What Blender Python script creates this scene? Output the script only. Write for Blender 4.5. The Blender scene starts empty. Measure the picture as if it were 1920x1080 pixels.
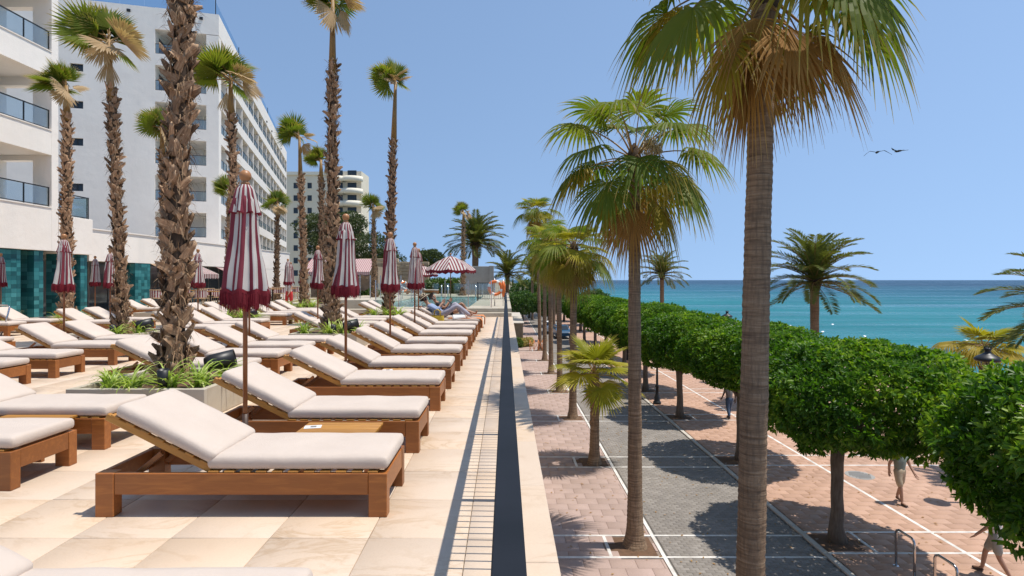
import bpy, bmesh, math, random
import numpy as np
from mathutils import Vector, Matrix, noise

R = math.radians
rnd = random.Random(7)
scene = bpy.context.scene
col = scene.collection

# ------------------------------------------------------------------ camera
cam_d = bpy.data.cameras.new('camera')
cam = bpy.data.objects.new('camera', cam_d)
col.objects.link(cam)
cam.location = (0, 0, 1.6)
cam.rotation_euler = (R(90), 0, 0)
cam_d.sensor_width = 36.0
cam_d.lens = 36.0 * 1060 / 1920
cam_d.shift_x = 12 / 1920
cam_d.shift_y = -15 / 1920
cam_d.clip_start = 0.05
cam_d.clip_end = 60000
scene.camera = cam

# ------------------------------------------------------------------ sky, sun, exposure
SUN_EL, SUN_AZ = 71.0, 92.0
world = bpy.data.worlds.new('World')
scene.world = world
world.use_nodes = True
wn = world.node_tree
sky = wn.nodes.new('ShaderNodeTexSky')
sky.sky_type = 'NISHITA'
sky.sun_disc = False
sky.sun_elevation = R(SUN_EL)
sky.sun_rotation = R(SUN_AZ)
sky.altitude = 0
sky.air_density = 1.0
sky.dust_density = 0.3
sky.ozone_density = 2.6
bg = wn.nodes['Background']
# the pale band at the horizon is kept low, as in the clear air of the photograph: look a little higher into the sky model
_tc = wn.nodes.new('ShaderNodeTexCoord'); _sp = wn.nodes.new('ShaderNodeSeparateXYZ'); _cb = wn.nodes.new('ShaderNodeCombineXYZ')
_ma = wn.nodes.new('ShaderNodeMath'); _ma.operation = 'MULTIPLY_ADD'; _ma.inputs[1].default_value = 0.66; _ma.inputs[2].default_value = 0.32
_nv = wn.nodes.new('ShaderNodeVectorMath'); _nv.operation = 'NORMALIZE'
_hs = wn.nodes.new('ShaderNodeHueSaturation'); _hs.inputs['Saturation'].default_value = 0.93; _hs.inputs['Hue'].default_value = 0.495
wn.links.new(_tc.outputs['Generated'], _sp.inputs[0])
wn.links.new(_sp.outputs[0], _cb.inputs[0]); wn.links.new(_sp.outputs[1], _cb.inputs[1])
wn.links.new(_sp.outputs[2], _ma.inputs[0]); wn.links.new(_ma.outputs[0], _cb.inputs[2])
wn.links.new(_cb.outputs[0], _nv.inputs[0]); wn.links.new(_nv.outputs[0], sky.inputs[0])
wn.links.new(sky.outputs[0], _hs.inputs['Color']); wn.links.new(_hs.outputs[0], bg.inputs['Color'])
bg.inputs['Strength'].default_value = 0.15
sun_d = bpy.data.lights.new('sun', 'SUN')
sun_d.energy = 4.0
sun_d.angle = R(0.5)
sun_d.color = (1.0, 0.955, 0.88)
sun = bpy.data.objects.new('sun', sun_d)
col.objects.link(sun)
_az, _el = R(SUN_AZ), R(SUN_EL)
_sd = Vector((math.sin(_az) * math.cos(_el), math.cos(_az) * math.cos(_el), math.sin(_el)))
sun.rotation_euler = _sd.to_track_quat('Z', 'Y').to_euler()
sun.location = (40, 10, 60)
scene.view_settings.view_transform = 'Standard'
scene.view_settings.look = 'None'
scene.view_settings.gamma = 1.0
scene.view_settings.exposure = 0.3
scene.cycles.max_bounces = 8
scene.cycles.transparent_max_bounces = 8

# ------------------------------------------------------------------ helpers
def tag(o, label=None, cat=None, group=None, kind=None):
    if label: o['label'] = label
    if cat: o['category'] = cat
    if group: o['group'] = group
    if kind: o['kind'] = kind
    return o

def link(name, data, parent=None, loc=None, rot=None, scale=None):
    o = bpy.data.objects.new(name, data)
    col.objects.link(o)
    if parent is not None: o.parent = parent
    if loc is not None: o.location = loc
    if rot is not None: o.rotation_euler = rot
    if scale is not None: o.scale = scale if hasattr(scale, '__len__') else (scale,) * 3
    return o

def thing(name, loc, label, cat, group=None, rz=0.0):
    o = link(name, None, None, loc, (0, 0, rz))
    o.empty_display_size = 0.1
    return tag(o, label, cat, group)

def children_of(o):
    return [c for c in ALLKIDS.get(o.name, [])] or list(o.children)
ALLKIDS = {}

def copy_tree(o, parent=None):
    c = o.copy()
    col.objects.link(c)
    c.parent = parent
    for ch in list(o.children):
        copy_tree(ch, c)
    return c

class MB:
    """collects verts and faces"""
    def __init__(s):
        s.v = []; s.f = []; s.m = []; s.sm = []; s.uv = {}
    def add(s, vs, fs, mi=0, smooth=False):
        b = len(s.v)
        s.v.extend([tuple(p) for p in vs])
        for f in fs:
            s.f.append(tuple(i + b for i in f)); s.m.append(mi); s.sm.append(smooth)
        return b
    def box(s, x0, x1, y0, y1, z0, z1, mi=0, M=None):
        vs = [(x0,y0,z0),(x1,y0,z0),(x1,y1,z0),(x0,y1,z0),(x0,y0,z1),(x1,y0,z1),(x1,y1,z1),(x0,y1,z1)]
        if M is not None: vs = [M @ Vector(p) for p in vs]
        s.add(vs, [(0,3,2,1),(4,5,6,7),(0,1,5,4),(1,2,6,5),(2,3,7,6),(3,0,4,7)], mi)
        return s
    def bevbox(s, x0, x1, y0, y1, z0, z1, b=0.006, mi=0, M=None):
        """box with chamfered edges: every face inset by b"""
        X, Y, Z = (x0, x1), (y0, y1), (z0, z1)
        vs = []; idx = {}
        for i in (0, 1):
            for j in (0, 1):
                for k in (0, 1):
                    sx, sy, sz = (1 if i == 0 else -1), (1 if j == 0 else -1), (1 if k == 0 else -1)
                    p = (X[i], Y[j], Z[k])
                    idx[i,j,k,'x'] = len(vs); vs.append((p[0], p[1]+sy*b, p[2]+sz*b))
                    idx[i,j,k,'y'] = len(vs); vs.append((p[0]+sx*b, p[1], p[2]+sz*b))
                    idx[i,j,k,'z'] = len(vs); vs.append((p[0]+sx*b, p[1]+sy*b, p[2]))
        I = lambda i,j,k,a: idx[i,j,k,a]
        fs = []
        for i in (0,1): fs.append((I(i,0,0,'x'),I(i,1,0,'x'),I(i,1,1,'x'),I(i,0,1,'x')))
        for j in (0,1): fs.append((I(0,j,0,'y'),I(1,j,0,'y'),I(1,j,1,'y'),I(0,j,1,'y')))
        for k in (0,1): fs.append((I(0,0,k,'z'),I(1,0,k,'z'),I(1,1,k,'z'),I(0,1,k,'z')))
        for i in (0,1):
            for j in (0,1): fs.append((I(i,j,0,'x'),I(i,j,1,'x'),I(i,j,1,'y'),I(i,j,0,'y')))
            for k in (0,1): fs.append((I(i,0,k,'x'),I(i,1,k,'x'),I(i,1,k,'z'),I(i,0,k,'z')))
        for j in (0,1):
            for k in (0,1): fs.append((I(0,j,k,'y'),I(1,j,k,'y'),I(1,j,k,'z'),I(0,j,k,'z')))
        for i in (0,1):
            for j in (0,1):
                for k in (0,1): fs.append((I(i,j,k,'x'),I(i,j,k,'y'),I(i,j,k,'z')))
        # fix winding from the centre
        c = Vector(((x0+x1)/2, (y0+y1)/2, (z0+z1)/2))
        out = []
        for f in fs:
            ps = [Vector(vs[q]) for q in f]
            n = (ps[1]-ps[0]).cross(ps[2]-ps[0])
            fc = sum(ps, Vector())/len(ps)
            out.append(f if n.dot(fc-c) > 0 else tuple(reversed(f)))
        if M is not None: vs = [M @ Vector(p) for p in vs]
        s.add(vs, out, mi)
        return s
    def tube(s, pts, rad, n=8, mi=0, cap=True, smooth=True):
        pts = [Vector(p) for p in pts]
        rs = rad if hasattr(rad, '__len__') else [rad]*len(pts)
        vs = []; fs = []
        prev = None
        for i, p in enumerate(pts):
            t = (pts[min(i+1, len(pts)-1)] - pts[max(i-1, 0)]).normalized()
            if prev is None:
                a = Vector((1,0,0)) if abs(t.x) < 0.9 else Vector((0,1,0))
                u = (a - t*a.dot(t)).normalized()
            else:
                u = (prev - t*prev.dot(t)).normalized()
            prev = u
            w = t.cross(u)
            for k in range(n):
                an = 2*math.pi*k/n
                vs.append(p + (u*math.cos(an) + w*math.sin(an))*rs[i])
        for i in range(len(pts)-1):
            for k in range(n):
                k2 = (k+1) % n
                fs.append((i*n+k, i*n+k2, (i+1)*n+k2, (i+1)*n+k))
        if cap:
            fs.append(tuple(reversed(range(n))))
            fs.append(tuple((len(pts)-1)*n+k for k in range(n)))
        s.add(vs, fs, mi, smooth)
        return s
    def lathe(s, prof, n=16, c=(0,0,0), mi=0, smooth=True):
        vs = []; fs = []
        for r, z in prof:
            for k in range(n):
                a = 2*math.pi*k/n
                vs.append((c[0]+r*math.cos(a), c[1]+r*math.sin(a), c[2]+z))
        for i in range(len(prof)-1):
            for k in range(n):
                k2 = (k+1) % n
                fs.append((i*n+k, i*n+k2, (i+1)*n+k2, (i+1)*n+k))
        s.add(vs, fs, mi, smooth)
        return s
    def quad(s, a, b, c, d, mi=0):
        s.add([a,b,c,d], [(0,1,2,3)], mi); return s
    def mesh(s, name, mats):
        me = bpy.data.meshes.new(name)
        me.from_pydata(s.v, [], s.f)
        if not isinstance(mats, (list, tuple)): mats = [mats]
        for m in mats: me.materials.append(m)
        me.polygons.foreach_set('material_index', s.m)
        me.polygons.foreach_set('use_smooth', s.sm)
        me.update()
        return me
    def build(s, name, mats, parent=None, loc=None, rot=None):
        return link(name, s.mesh(name, mats), parent, loc, rot)

def np_mesh(name, V, F, mats, smooth=False, attrs=None, mi=None):
    """V (n,3), F (m,k) arrays with k = 3 or 4"""
    V = np.asarray(V, dtype=np.float32); F = np.asarray(F, dtype=np.int32)
    me = bpy.data.meshes.new(name)
    k = F.shape[1]
    me.vertices.add(len(V)); me.vertices.foreach_set('co', V.ravel())
    me.loops.add(F.size); me.loops.foreach_set('vertex_index', F.ravel())
    me.polygons.add(len(F))
    me.polygons.foreach_set('loop_start', np.arange(0, F.size, k, dtype=np.int32))
    if smooth: me.polygons.foreach_set('use_smooth', np.ones(len(F), dtype=bool))
    if not isinstance(mats, (list, tuple)): mats = [mats]
    for m in mats: me.materials.append(m)
    if mi is not None: me.polygons.foreach_set('material_index', np.asarray(mi, dtype=np.int32))
    me.update(calc_edges=True)
    if attrs:
        for an, arr in attrs.items():
            a = me.attributes.new(an, 'FLOAT', 'POINT')
            a.data.foreach_set('value', np.asarray(arr, dtype=np.float32))
    return me

def add_attr(me, name, arr):
    a = me.attributes.new(name, 'FLOAT', 'POINT')
    a.data.foreach_set('value', np.asarray(arr, dtype=np.float32))

# ------------------------------------------------------------------ materials
class NT:
    def __init__(s, name):
        s.m = bpy.data.materials.new(name); s.m.use_nodes = True
        s.t = s.m.node_tree; s.p = s.t.nodes['Principled BSDF']; s.out = s.t.nodes['Material Output']
    def n(s, typ, **kw):
        nd = s.t.nodes.new(typ)
        for k, v in kw.items():
            if k in nd.inputs: pass
            setattr(nd, k, v)
        return nd
    def l(s, a, b): s.t.links.new(a, b)
    def coord(s, which='Object', scale=(1,1,1), rnd_shift=False):
        tc = s.n('ShaderNodeTexCoord'); mp = s.n('ShaderNodeMapping')
        mp.inputs['Scale'].default_value = scale
        s.l(tc.outputs[which], mp.inputs['Vector'])
        if rnd_shift:
            oi = s.n('ShaderNodeObjectInfo'); mu = s.n('ShaderNodeMath', operation='MULTIPLY')
            mu.inputs[1].default_value = 37.0
            s.l(oi.outputs['Random'], mu.inputs[0])
            cx = s.n('ShaderNodeCombineXYZ')
            for i in range(3): s.l(mu.outputs[0], cx.inputs[i])
            s.l(cx.outputs[0], mp.inputs['Location'])
        return mp.outputs[0]
    def noise(s, vec, scale, detail=4, rough=0.55, dist=0.0):
        nd = s.n('ShaderNodeTexNoise')
        nd.inputs['Scale'].default_value = scale; nd.inputs['Detail'].default_value = detail
        nd.inputs['Roughness'].default_value = rough; nd.inputs['Distortion'].default_value = dist
        if vec is not None: s.l(vec, nd.inputs['Vector'])
        return nd.outputs['Fac']
    def ramp(s, fac, stops, interp='LINEAR'):
        r = s.n('ShaderNodeValToRGB'); cr = r.color_ramp; cr.interpolation = interp
        while len(cr.elements) < len(stops): cr.elements.new(0.5)
        for e, (p, c) in zip(cr.elements, stops):
            e.position = p; e.color = (c[0], c[1], c[2], 1) if hasattr(c, '__len__') else (c, c, c, 1)
        s.l(fac, r.inputs['Fac'])
        return r.outputs['Color']
    def mix(s, fac, a, b, mode='MIX'):
        m = s.n('ShaderNodeMix', data_type='RGBA', blend_type=mode)
        for sock, v in ((m.inputs[0], fac), (m.inputs[6], a), (m.inputs[7], b)):
            if hasattr(v, 'is_output') or isinstance(v, bpy.types.NodeSocket): s.l(v, sock)
            elif hasattr(v, '__len__'): sock.default_value = (v[0], v[1], v[2], 1)
            else: sock.default_value = v
        return m.outputs[2]
    def math(s, op, a, b=None, clamp=False):
        m = s.n('ShaderNodeMath', operation=op); m.use_clamp = clamp
        for i, v in enumerate((a, b)):
            if v is None: continue
            if isinstance(v, bpy.types.NodeSocket): s.l(v, m.inputs[i])
            else: m.inputs[i].default_value = v
        return m.outputs[0]
    def attr(s, name):
        a = s.n('ShaderNodeAttribute'); a.attribute_name = name
        return a.outputs['Fac']
    def orand(s):
        return s.n('ShaderNodeObjectInfo').outputs['Random']
    def color(s, c):
        if isinstance(c, bpy.types.NodeSocket): s.l(c, s.p.inputs['Base Color'])
        else: s.p.inputs['Base Color'].default_value = (c[0], c[1], c[2], 1)
    def rough(s, r):
        if isinstance(r, bpy.types.NodeSocket): s.l(r, s.p.inputs['Roughness'])
        else: s.p.inputs['Roughness'].default_value = r
    def bump(s, h, strength=0.3, dist=0.02):
        b = s.n('ShaderNodeBump'); b.inputs['Strength'].default_value = strength; b.inputs['Distance'].default_value = dist
        s.l(h, b.inputs['Height']); s.l(b.outputs[0], s.p.inputs['Normal'])
    def translucent(s, colr, fac):
        tr = s.n('ShaderNodeBsdfTranslucent'); mx = s.n('ShaderNodeMixShader')
        if isinstance(colr, bpy.types.NodeSocket): s.l(colr, tr.inputs['Color'])
        else: tr.inputs['Color'].default_value = (*colr, 1)
        mx.inputs[0].default_value = fac
        s.l(s.p.outputs[0], mx.inputs[1]); s.l(tr.outputs[0], mx.inputs[2]); s.l(mx.outputs[0], s.out.inputs['Surface'])

def simple(name, c1, c2=None, scale=4.0, rough=0.6, bump=0.0, bscale=30.0, metal=0.0, coords='Object', stretch=(1,1,1), orand=0.0, spec=0.5):
    t = NT(name)
    if c2 is None: c2 = tuple(x*0.85 for x in c1)
    v = t.coord(coords, stretch, rnd_shift=(orand > 0))
    f = t.noise(v, scale, 5, 0.6)
    c = t.ramp(f, [(0.3, c1), (0.7, c2)])
    if orand > 0:
        k = t.math('ADD', t.math('MULTIPLY', t.orand(), orand), 1 - orand/2)
        cx = t.n('ShaderNodeCombineXYZ')
        for i in range(3): t.l(k, cx.inputs[i])
        c = t.mix(1.0, c, cx.outputs[0], 'MULTIPLY')
    t.color(c); t.rough(rough)
    t.p.inputs['Metallic'].default_value = metal
    t.p.inputs['Specular IOR Level'].default_value = spec
    if bump > 0: t.bump(t.noise(v, bscale, 4, 0.6), bump, 0.01)
    return t.m

def make_wood(name, ca, cb, rough=0.42):
    t = NT(name)
    v = t.coord('Object', (1.6, 14, 14), True)
    f = t.noise(v, 2.2, 6, 0.62, 0.8)
    c = t.ramp(f, [(0.25, ca), (0.55, cb), (0.8, tuple(x*0.72 for x in ca))])
    v2 = t.coord('Object', (1, 1, 1), True)
    big = t.noise(v2, 1.7, 3)
    c = t.mix(t.ramp(big, [(0.35, 0.0), (0.75, 0.45)]), c, tuple(x*0.6 for x in cb))
    k = t.math('ADD', t.math('MULTIPLY', t.orand(), 0.34), 0.83)
    cx = t.n('ShaderNodeCombineXYZ')
    for i in range(3): t.l(k, cx.inputs[i])
    c = t.mix(1.0, c, cx.outputs[0], 'MULTIPLY')
    t.color(c); t.rough(rough)
    t.bump(f, 0.12, 0.004)
    return t.m

def make_stone_tile(name, tones, vein, rough=0.5, vein_amt=0.5):
    t = NT(name)
    v = t.coord('Object', (1, 1, 1), True)
    f = t.noise(v, 2.0, 6, 0.6, 0.6)
    base = t.ramp(f, [(0.25, tones[0]), (0.5, tones[1]), (0.78, tones[2])])
    # thin wandering veins
    vn = t.coord('Object', (0.8, 1.7, 1), True)
    w = t.noise(vn, 1.6, 5, 0.62, 1.6)
    d = t.math('ABSOLUTE', t.math('SUBTRACT', w, 0.5))
    line = t.ramp(d, [(0.0, 1.0), (0.016, 0.55), (0.05, 0.0)])
    gate = t.ramp(t.noise(v, 1.1, 2), [(0.45, 0.0), (0.62, vein_amt)])
    c = t.mix(t.math('MULTIPLY', line, gate), base, vein)
    blot = t.ramp(t.noise(v, 5.0, 4), [(0.62, 0.0), (0.8, 0.35)])
    c = t.mix(blot, c, vein)
    hs = t.n('ShaderNodeHueSaturation')
    t.l(t.math('ADD', t.math('MULTIPLY', t.orand(), 0.07), 0.965), hs.inputs['Value'])
    t.l(t.math('ADD', t.math('MULTIPLY', t.orand(), 0.16), 0.95), hs.inputs['Saturation'])
    t.l(c, hs.inputs['Color'])
    c = hs.outputs['Color']
    sp = t.noise(v, 90, 3)
    c = t.mix(t.ramp(sp, [(0.4, 0.0), (0.75, 0.22)]), c, tuple(x*0.7 for x in tones[0]))
    t.color(c); t.rough(rough)
    t.bump(t.noise(v, 120, 3), 0.12, 0.003)
    return t.m

M = {}
M['tile'] = make_stone_tile('terrace stone', [(0.61,0.47,0.345),(0.635,0.495,0.37),(0.66,0.525,0.40)], (0.42,0.27,0.14), 0.5, 0.5)
M['travertine'] = make_stone_tile('planter stone', [(0.42,0.36,0.27),(0.48,0.42,0.33),(0.52,0.47,0.38)], (0.33,0.25,0.15), 0.6, 0.3)
M['grout'] = simple('grout', (0.20,0.165,0.12), (0.14,0.115,0.085), 8, 0.9)
M['teak'] = make_wood('oiled teak', (0.43,0.155,0.032), (0.29,0.095,0.02))
M['teak_light'] = make_wood('honey teak slat', (0.56,0.27,0.05), (0.42,0.19,0.035), 0.4)
M['cushion'] = None
t = NT('cushion canvas')
v = t.coord('Object', (1,1,1), True)
wv = t.n('ShaderNodeTexWave'); wv.inputs['Scale'].default_value = 160; t.l(v, wv.inputs['Vector'])
c = t.ramp(t.noise(v, 3.0, 5), [(0.3, (0.545,0.45,0.375)), (0.72, (0.595,0.495,0.415))])
t.color(c); t.rough(0.92)
t.p.inputs['Sheen Weight'].default_value = 0.15
hh = t.math('ADD', t.math('MULTIPLY', t.noise(v, 4.5, 4), 3.5), t.math('MULTIPLY', wv.outputs['Fac'], 0.12))
t.bump(hh, 0.32, 0.012)
M['cushion'] = t.m
M['piping'] = simple('cushion piping', (0.50,0.42,0.36), rough=0.9)
M['rail'] = simple('anthracite painted steel', (0.014,0.017,0.022), (0.02,0.023,0.03), 3, 0.6, 0.03, 60, spec=0.07)
M['black'] = simple('black metal', (0.012,0.012,0.013), rough=0.45)
M['steel'] = simple('polished steel', (0.62,0.62,0.63), (0.52,0.52,0.53), 6, 0.16, metal=1.0)
M['white_render'] = None
t = NT('white render wall')
v = t.coord('Object')
f = t.noise(v, 0.35, 5, 0.65)
vs = t.coord('Object', (1.2, 1.2, 0.12))
st = t.noise(vs, 1.5, 5, 0.6)
c = t.ramp(f, [(0.3, (0.84,0.76,0.67)), (0.7, (0.90,0.825,0.735))])
c = t.mix(t.ramp(st, [(0.5, 0.0), (0.85, 0.22)]), c, (0.60,0.57,0.53))
t.color(c); t.rough(0.85)
t.bump(t.math('ADD', t.noise(v, 1.6, 4), t.math('MULTIPLY', t.noise(v, 26, 4), 0.3)), 0.35, 0.05)
M['white_render'] = t.m
M['cream'] = simple('cream render', (0.78,0.69,0.53), (0.72,0.63,0.48), 0.3, 0.85, 0.1, 5)
M['cream_light'] = simple('pale cream balcony', (0.84,0.76,0.61), (0.78,0.70,0.56), 0.3, 0.85)
def glassy(name, c, rough=0.06, tr=0.0, ior=1.45):
    t = NT(name); t.color(c); t.rough(rough); t.p.inputs['Transmission Weight'].default_value = tr; t.p.inputs['IOR'].default_value = ior
    return t.m
M['window'] = glassy('dark window glass', (0.025,0.035,0.045), 0.05)
M['shop_glass'] = glassy('reflective shop glass', (0.20,0.235,0.26), 0.08); M['shop_glass'].node_tree.nodes['Principled BSDF'].inputs['Metallic'].default_value = 0.55
M['glass'] = None
t = NT('blue tinted balustrade glass')
tb = t.n('ShaderNodeBsdfTransparent'); tb.inputs['Color'].default_value = (0.80,0.88,0.93,1)
gl = t.n('ShaderNodeBsdfGlossy'); gl.inputs['Roughness'].default_value = 0.03; gl.inputs['Color'].default_value = (0.9,0.95,1,1)
mx = t.n('ShaderNodeMixShader'); mx.inputs[0].default_value = 0.07; t.l(tb.outputs[0], mx.inputs[1]); t.l(gl.outputs[0], mx.inputs[2]); t.l(mx.outputs[0], t.out.inputs['Surface'])
M['glass'] = t.m
M['clear_glass'] = M['glass'].copy(); M['clear_glass'].name = 'clear pool fence glass'
for nd in M['clear_glass'].node_tree.nodes:
    if nd.type == 'BSDF_TRANSPARENT': nd.inputs['Color'].default_value = (0.86,0.92,0.92,1)
# glazed teal tile
t = NT('teal glazed tile')
v = t.coord('Object', (1,1,1), True)
c = t.ramp(t.math('ADD', t.math('MULTIPLY', t.attr('tip'), 0.75), t.math('MULTIPLY', t.noise(v, 1.1, 5, 0.7), 0.35)), [(0.12, (0.012,0.075,0.085)), (0.5, (0.02,0.14,0.15)), (0.95, (0.06,0.26,0.27))])
t.color(c); t.rough(0.18); t.bump(t.noise(v, 7, 3), 0.25, 0.02)
M['teal'] = t.m
M['soil'] = simple('dry soil', (0.16,0.085,0.045), (0.10,0.055,0.03), 9, 0.95, 0.6, 40)
# stripes
def stripe_mat(name, a, b, n_attr='stripe'):
    t = NT(name)
    s_ = t.math('FRACT', t.attr(n_attr))
    k = t.math('GREATER_THAN', s_, 0.5)
    v = t.coord('Object', (1,1,1), True)
    ca = t.mix(t.noise(v, 7, 4), a, tuple(x*0.82 for x in a)); cb = t.mix(t.noise(v, 7, 4), b, tuple(x*0.86 for x in b))
    c = t.mix(k, ca, cb)
    t.color(c); t.rough(0.85)
    t.bump(t.noise(v, 60, 3), 0.15, 0.003)
    t.translucent(c, 0.22)
    return t.m
M['stripe'] = stripe_mat('maroon and white striped canvas', (0.24,0.032,0.05), (0.66,0.61,0.555))
M['pink_stripe'] = stripe_mat('faded pink striped awning', (0.46,0.18,0.20), (0.66,0.55,0.50))
M['fringe'] = simple('crimson fringe', (0.20,0.004,0.014), (0.12,0.002,0.009), 30, 0.9, 0.5, 90, stretch=(3,3,0.2))
M['pole'] = make_wood('varnished umbrella pole', (0.36,0.125,0.036), (0.26,0.085,0.024), 0.32)
M['finial'] = simple('turned wood finial', (0.42,0.19,0.07), (0.33,0.14,0.05), 10, 0.4)
# palms
def leaf_mat(name, base, alt, tip, trans=0.3, rough=0.42, tip_start=0.75, orand=0.5):
    t = NT(name)
    tipf = t.attr('tip')
    v = t.coord('Object', (1,1,1), True)
    c = t.mix(t.math('MULTIPLY', t.orand(), 1.0), base, alt)
    c = t.mix(t.ramp(t.noise(v, 3.0, 4), [(0.3, 0.0), (0.75, 0.6)]), c, alt)
    tn = t.math('ADD', tipf, t.math('MULTIPLY', t.math('SUBTRACT', t.noise(v, 6, 2), 0.5), 0.5))
    c = t.mix(t.ramp(tn, [(tip_start, 0.0), (min(1.0, tip_start+0.28), 1.0)]), c, tip)
    t.color(c); t.rough(rough+.12); t.p.inputs['Specular IOR Level'].default_value = 0.2
    br = t.mix(1.0, c, (1.35, 1.45, 0.7), 'MULTIPLY')
    t.translucent(br, trans)
    return t.m
M['fan_green'] = leaf_mat('fan palm leaf', (0.075,0.125,0.014), (0.175,0.205,0.022), (0.44,0.30,0.09), 0.42)
M['fan_yellow'] = leaf_mat('yellowing fan palm leaf', (0.20,0.19,0.022), (0.36,0.27,0.035), (0.42,0.28,0.09), 0.35)
M['fan_lime'] = leaf_mat('young fan palm leaf', (0.19,0.225,0.022), (0.38,0.32,0.026), (0.44,0.33,0.08), 0.38)
M['fan_dead'] = leaf_mat('dry fan palm leaf', (0.31,0.165,0.055), (0.42,0.235,0.085), (0.50,0.34,0.17), 0.3, 0.75)
M['fan_tan'] = leaf_mat('bleached dry fan leaf', (0.36,0.245,0.135), (0.44,0.31,0.18), (0.48,0.36,0.23), 0.2, 0.8)
M['date_green'] = leaf_mat('date palm leaflet', (0.085,0.12,0.03), (0.17,0.175,0.04), (0.28,0.21,0.07), 0.22, 0.45, 0.95)
M['bloom'] = simple('cream palm blossom', (0.58,0.44,0.25), (0.44,0.31,0.15), 20, 0.9)
t = NT('ringed palm bark')
v = t.coord('Object', (1,1,1), True)
vr = t.coord('Object', (1.2,1.2,16), True)
f = t.noise(vr, 1.6, 6, 0.65, 0.5)
vl = t.coord('Object', (9,9,1.1), True)
f2 = t.noise(vl, 3.0, 5, 0.6)
c = t.ramp(f, [(0.28, (0.12,0.070,0.040)), (0.52, (0.29,0.185,0.108)), (0.75, (0.43,0.30,0.19))])
c = t.mix(t.ramp(f2, [(0.45, 0.0), (0.7, 0.6)]), c, (0.09,0.062,0.043))
t.color(c); t.rough(0.9); t.bump(t.math('ADD', f, t.math('MULTIPLY', f2, 0.7)), 0.9, 0.03)
M['bark_ring'] = t.m
t = NT('palm boot')
v = t.coord('Object', (1,1,1), True)
vl = t.coord('Object', (30,30,3), True)
c = t.ramp(t.noise(vl, 1.5, 5), [(0.25, (0.15,0.078,0.038)), (0.5, (0.33,0.185,0.098)), (0.8, (0.50,0.33,0.20))])
tn = t.attr('tip')
c = t.mix(t.ramp(tn, [(0.75, 0.0), (1.0, 0.6)]), c, (0.38,0.265,0.17))
k = t.math('ADD', t.math('MULTIPLY', t.orand(), 0.7), 0.62)
cx = t.n('ShaderNodeCombineXYZ')
for i in range(3): t.l(k, cx.inputs[i])
c = t.mix(1.0, c, cx.outputs[0], 'MULTIPLY')
t.color(c); t.rough(0.85); t.bump(t.noise(vl, 2.0, 4), 0.5, 0.01)
M['boot'] = t.m
M['fibre'] = simple('palm fibre', (0.30,0.19,0.10), (0.17,0.10,0.055), 14, 0.95)
M['trunk_core'] = simple('palm trunk core', (0.085,0.05,0.028), (0.05,0.03,0.018), 9, 0.95, 0.6, 20)
M['petiole'] = simple('palm petiole', (0.34,0.19,0.045), (0.20,0.11,0.035), 6, 0.5, 0.2, 20, stretch=(6,6,0.5))
# foliage
def foliage_mat(name, a, b, c3, trans=0.3, rough=0.34):
    t = NT(name)
    f = t.attr('tip')
    c = t.ramp(f, [(0.0, a), (0.55, b), (1.0, c3)])
    t.color(c); t.rough(rough); t.p.inputs['Specular IOR Level'].default_value = 0.32
    t.translucent(t.mix(1.0, c, (1.3,1.5,0.6), 'MULTIPLY'), trans)
    return t.m
M['ficus'] = foliage_mat('glossy ficus leaf', (0.035,0.095,0.010), (0.09,0.195,0.014), (0.27,0.37,0.028), 0.38, 0.45)
M['pine'] = foliage_mat('pine needles', (0.030,0.050,0.014), (0.060,0.085,0.022), (0.10,0.12,0.03), 0.15, 0.6)
M['shrub'] = foliage_mat('shrub leaf', (0.03,0.075,0.014), (0.06,0.12,0.02), (0.12,0.18,0.03), 0.25, 0.45)
M['spider'] = foliage_mat('variegated strap leaf', (0.19,0.30,0.035), (0.34,0.43,0.08), (0.66,0.66,0.30), 0.3, 0.4)
M['gold_grass'] = foliage_mat('golden ornamental grass', (0.30,0.23,0.07), (0.42,0.33,0.11), (0.5,0.42,0.18), 0.25, 0.7)
M['bark'] = simple('grey bark', (0.20,0.155,0.115), (0.11,0.08,0.058), 6, 0.92, 0.7, 18, stretch=(3,3,0.7))
# promenade
def paver_mat(name, a, b, c3, rough=0.85):
    t = NT(name)
    v = t.coord('Object', (1,1,1), True)
    r_ = t.attr('tip')
    c = t.ramp(t.math('ADD', t.math('MULTIPLY', r_, 0.7), t.math('MULTIPLY', t.orand(), 0.3)), [(0.0, a), (0.5, b), (1.0, c3)])
    vw = t.coord('Generated') if False else t.n('ShaderNodeNewGeometry').outputs['Position']
    big = t.noise(vw, 0.55, 5, 0.6)
    c = t.mix(t.ramp(big, [(0.42, 0.0), (0.75, 0.55)]), c, tuple(x*0.62 for x in a))
    sp = t.noise(vw, 45, 3)
    c = t.mix(t.ramp(sp, [(0.4, 0.0), (0.8, 0.4)]), c, tuple(x*0.6 for x in b))
    t.color(c); t.rough(rough); t.bump(sp, 0.25, 0.004)
    return t.m
M['pink_paver'] = paver_mat('dusty pink paving slab', (0.40,0.285,0.235), (0.425,0.305,0.255), (0.47,0.34,0.29))
M['red_paver'] = paver_mat('terracotta paver', (0.455,0.275,0.19), (0.495,0.30,0.205), (0.54,0.34,0.24))
M['grey_paver'] = paver_mat('grey interlocking paver', (0.20,0.175,0.15), (0.25,0.22,0.19), (0.31,0.275,0.24))
M['joint'] = simple('dark sand joint', (0.27,0.20,0.16), (0.21,0.155,0.12), 6, 0.95)
M['road_joint'] = simple('grey sand joint', (0.15,0.135,0.115), (0.11,0.10,0.085), 6, 0.95)
M['paint'] = simple('worn white marking', (0.80,0.765,0.71), (0.50,0.46,0.41), 3, 0.7, 0.1, 60)
M['kerb'] = simple('pale kerb stone', (0.56,0.51,0.44), (0.44,0.39,0.33), 3, 0.85, 0.2, 40)
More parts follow.
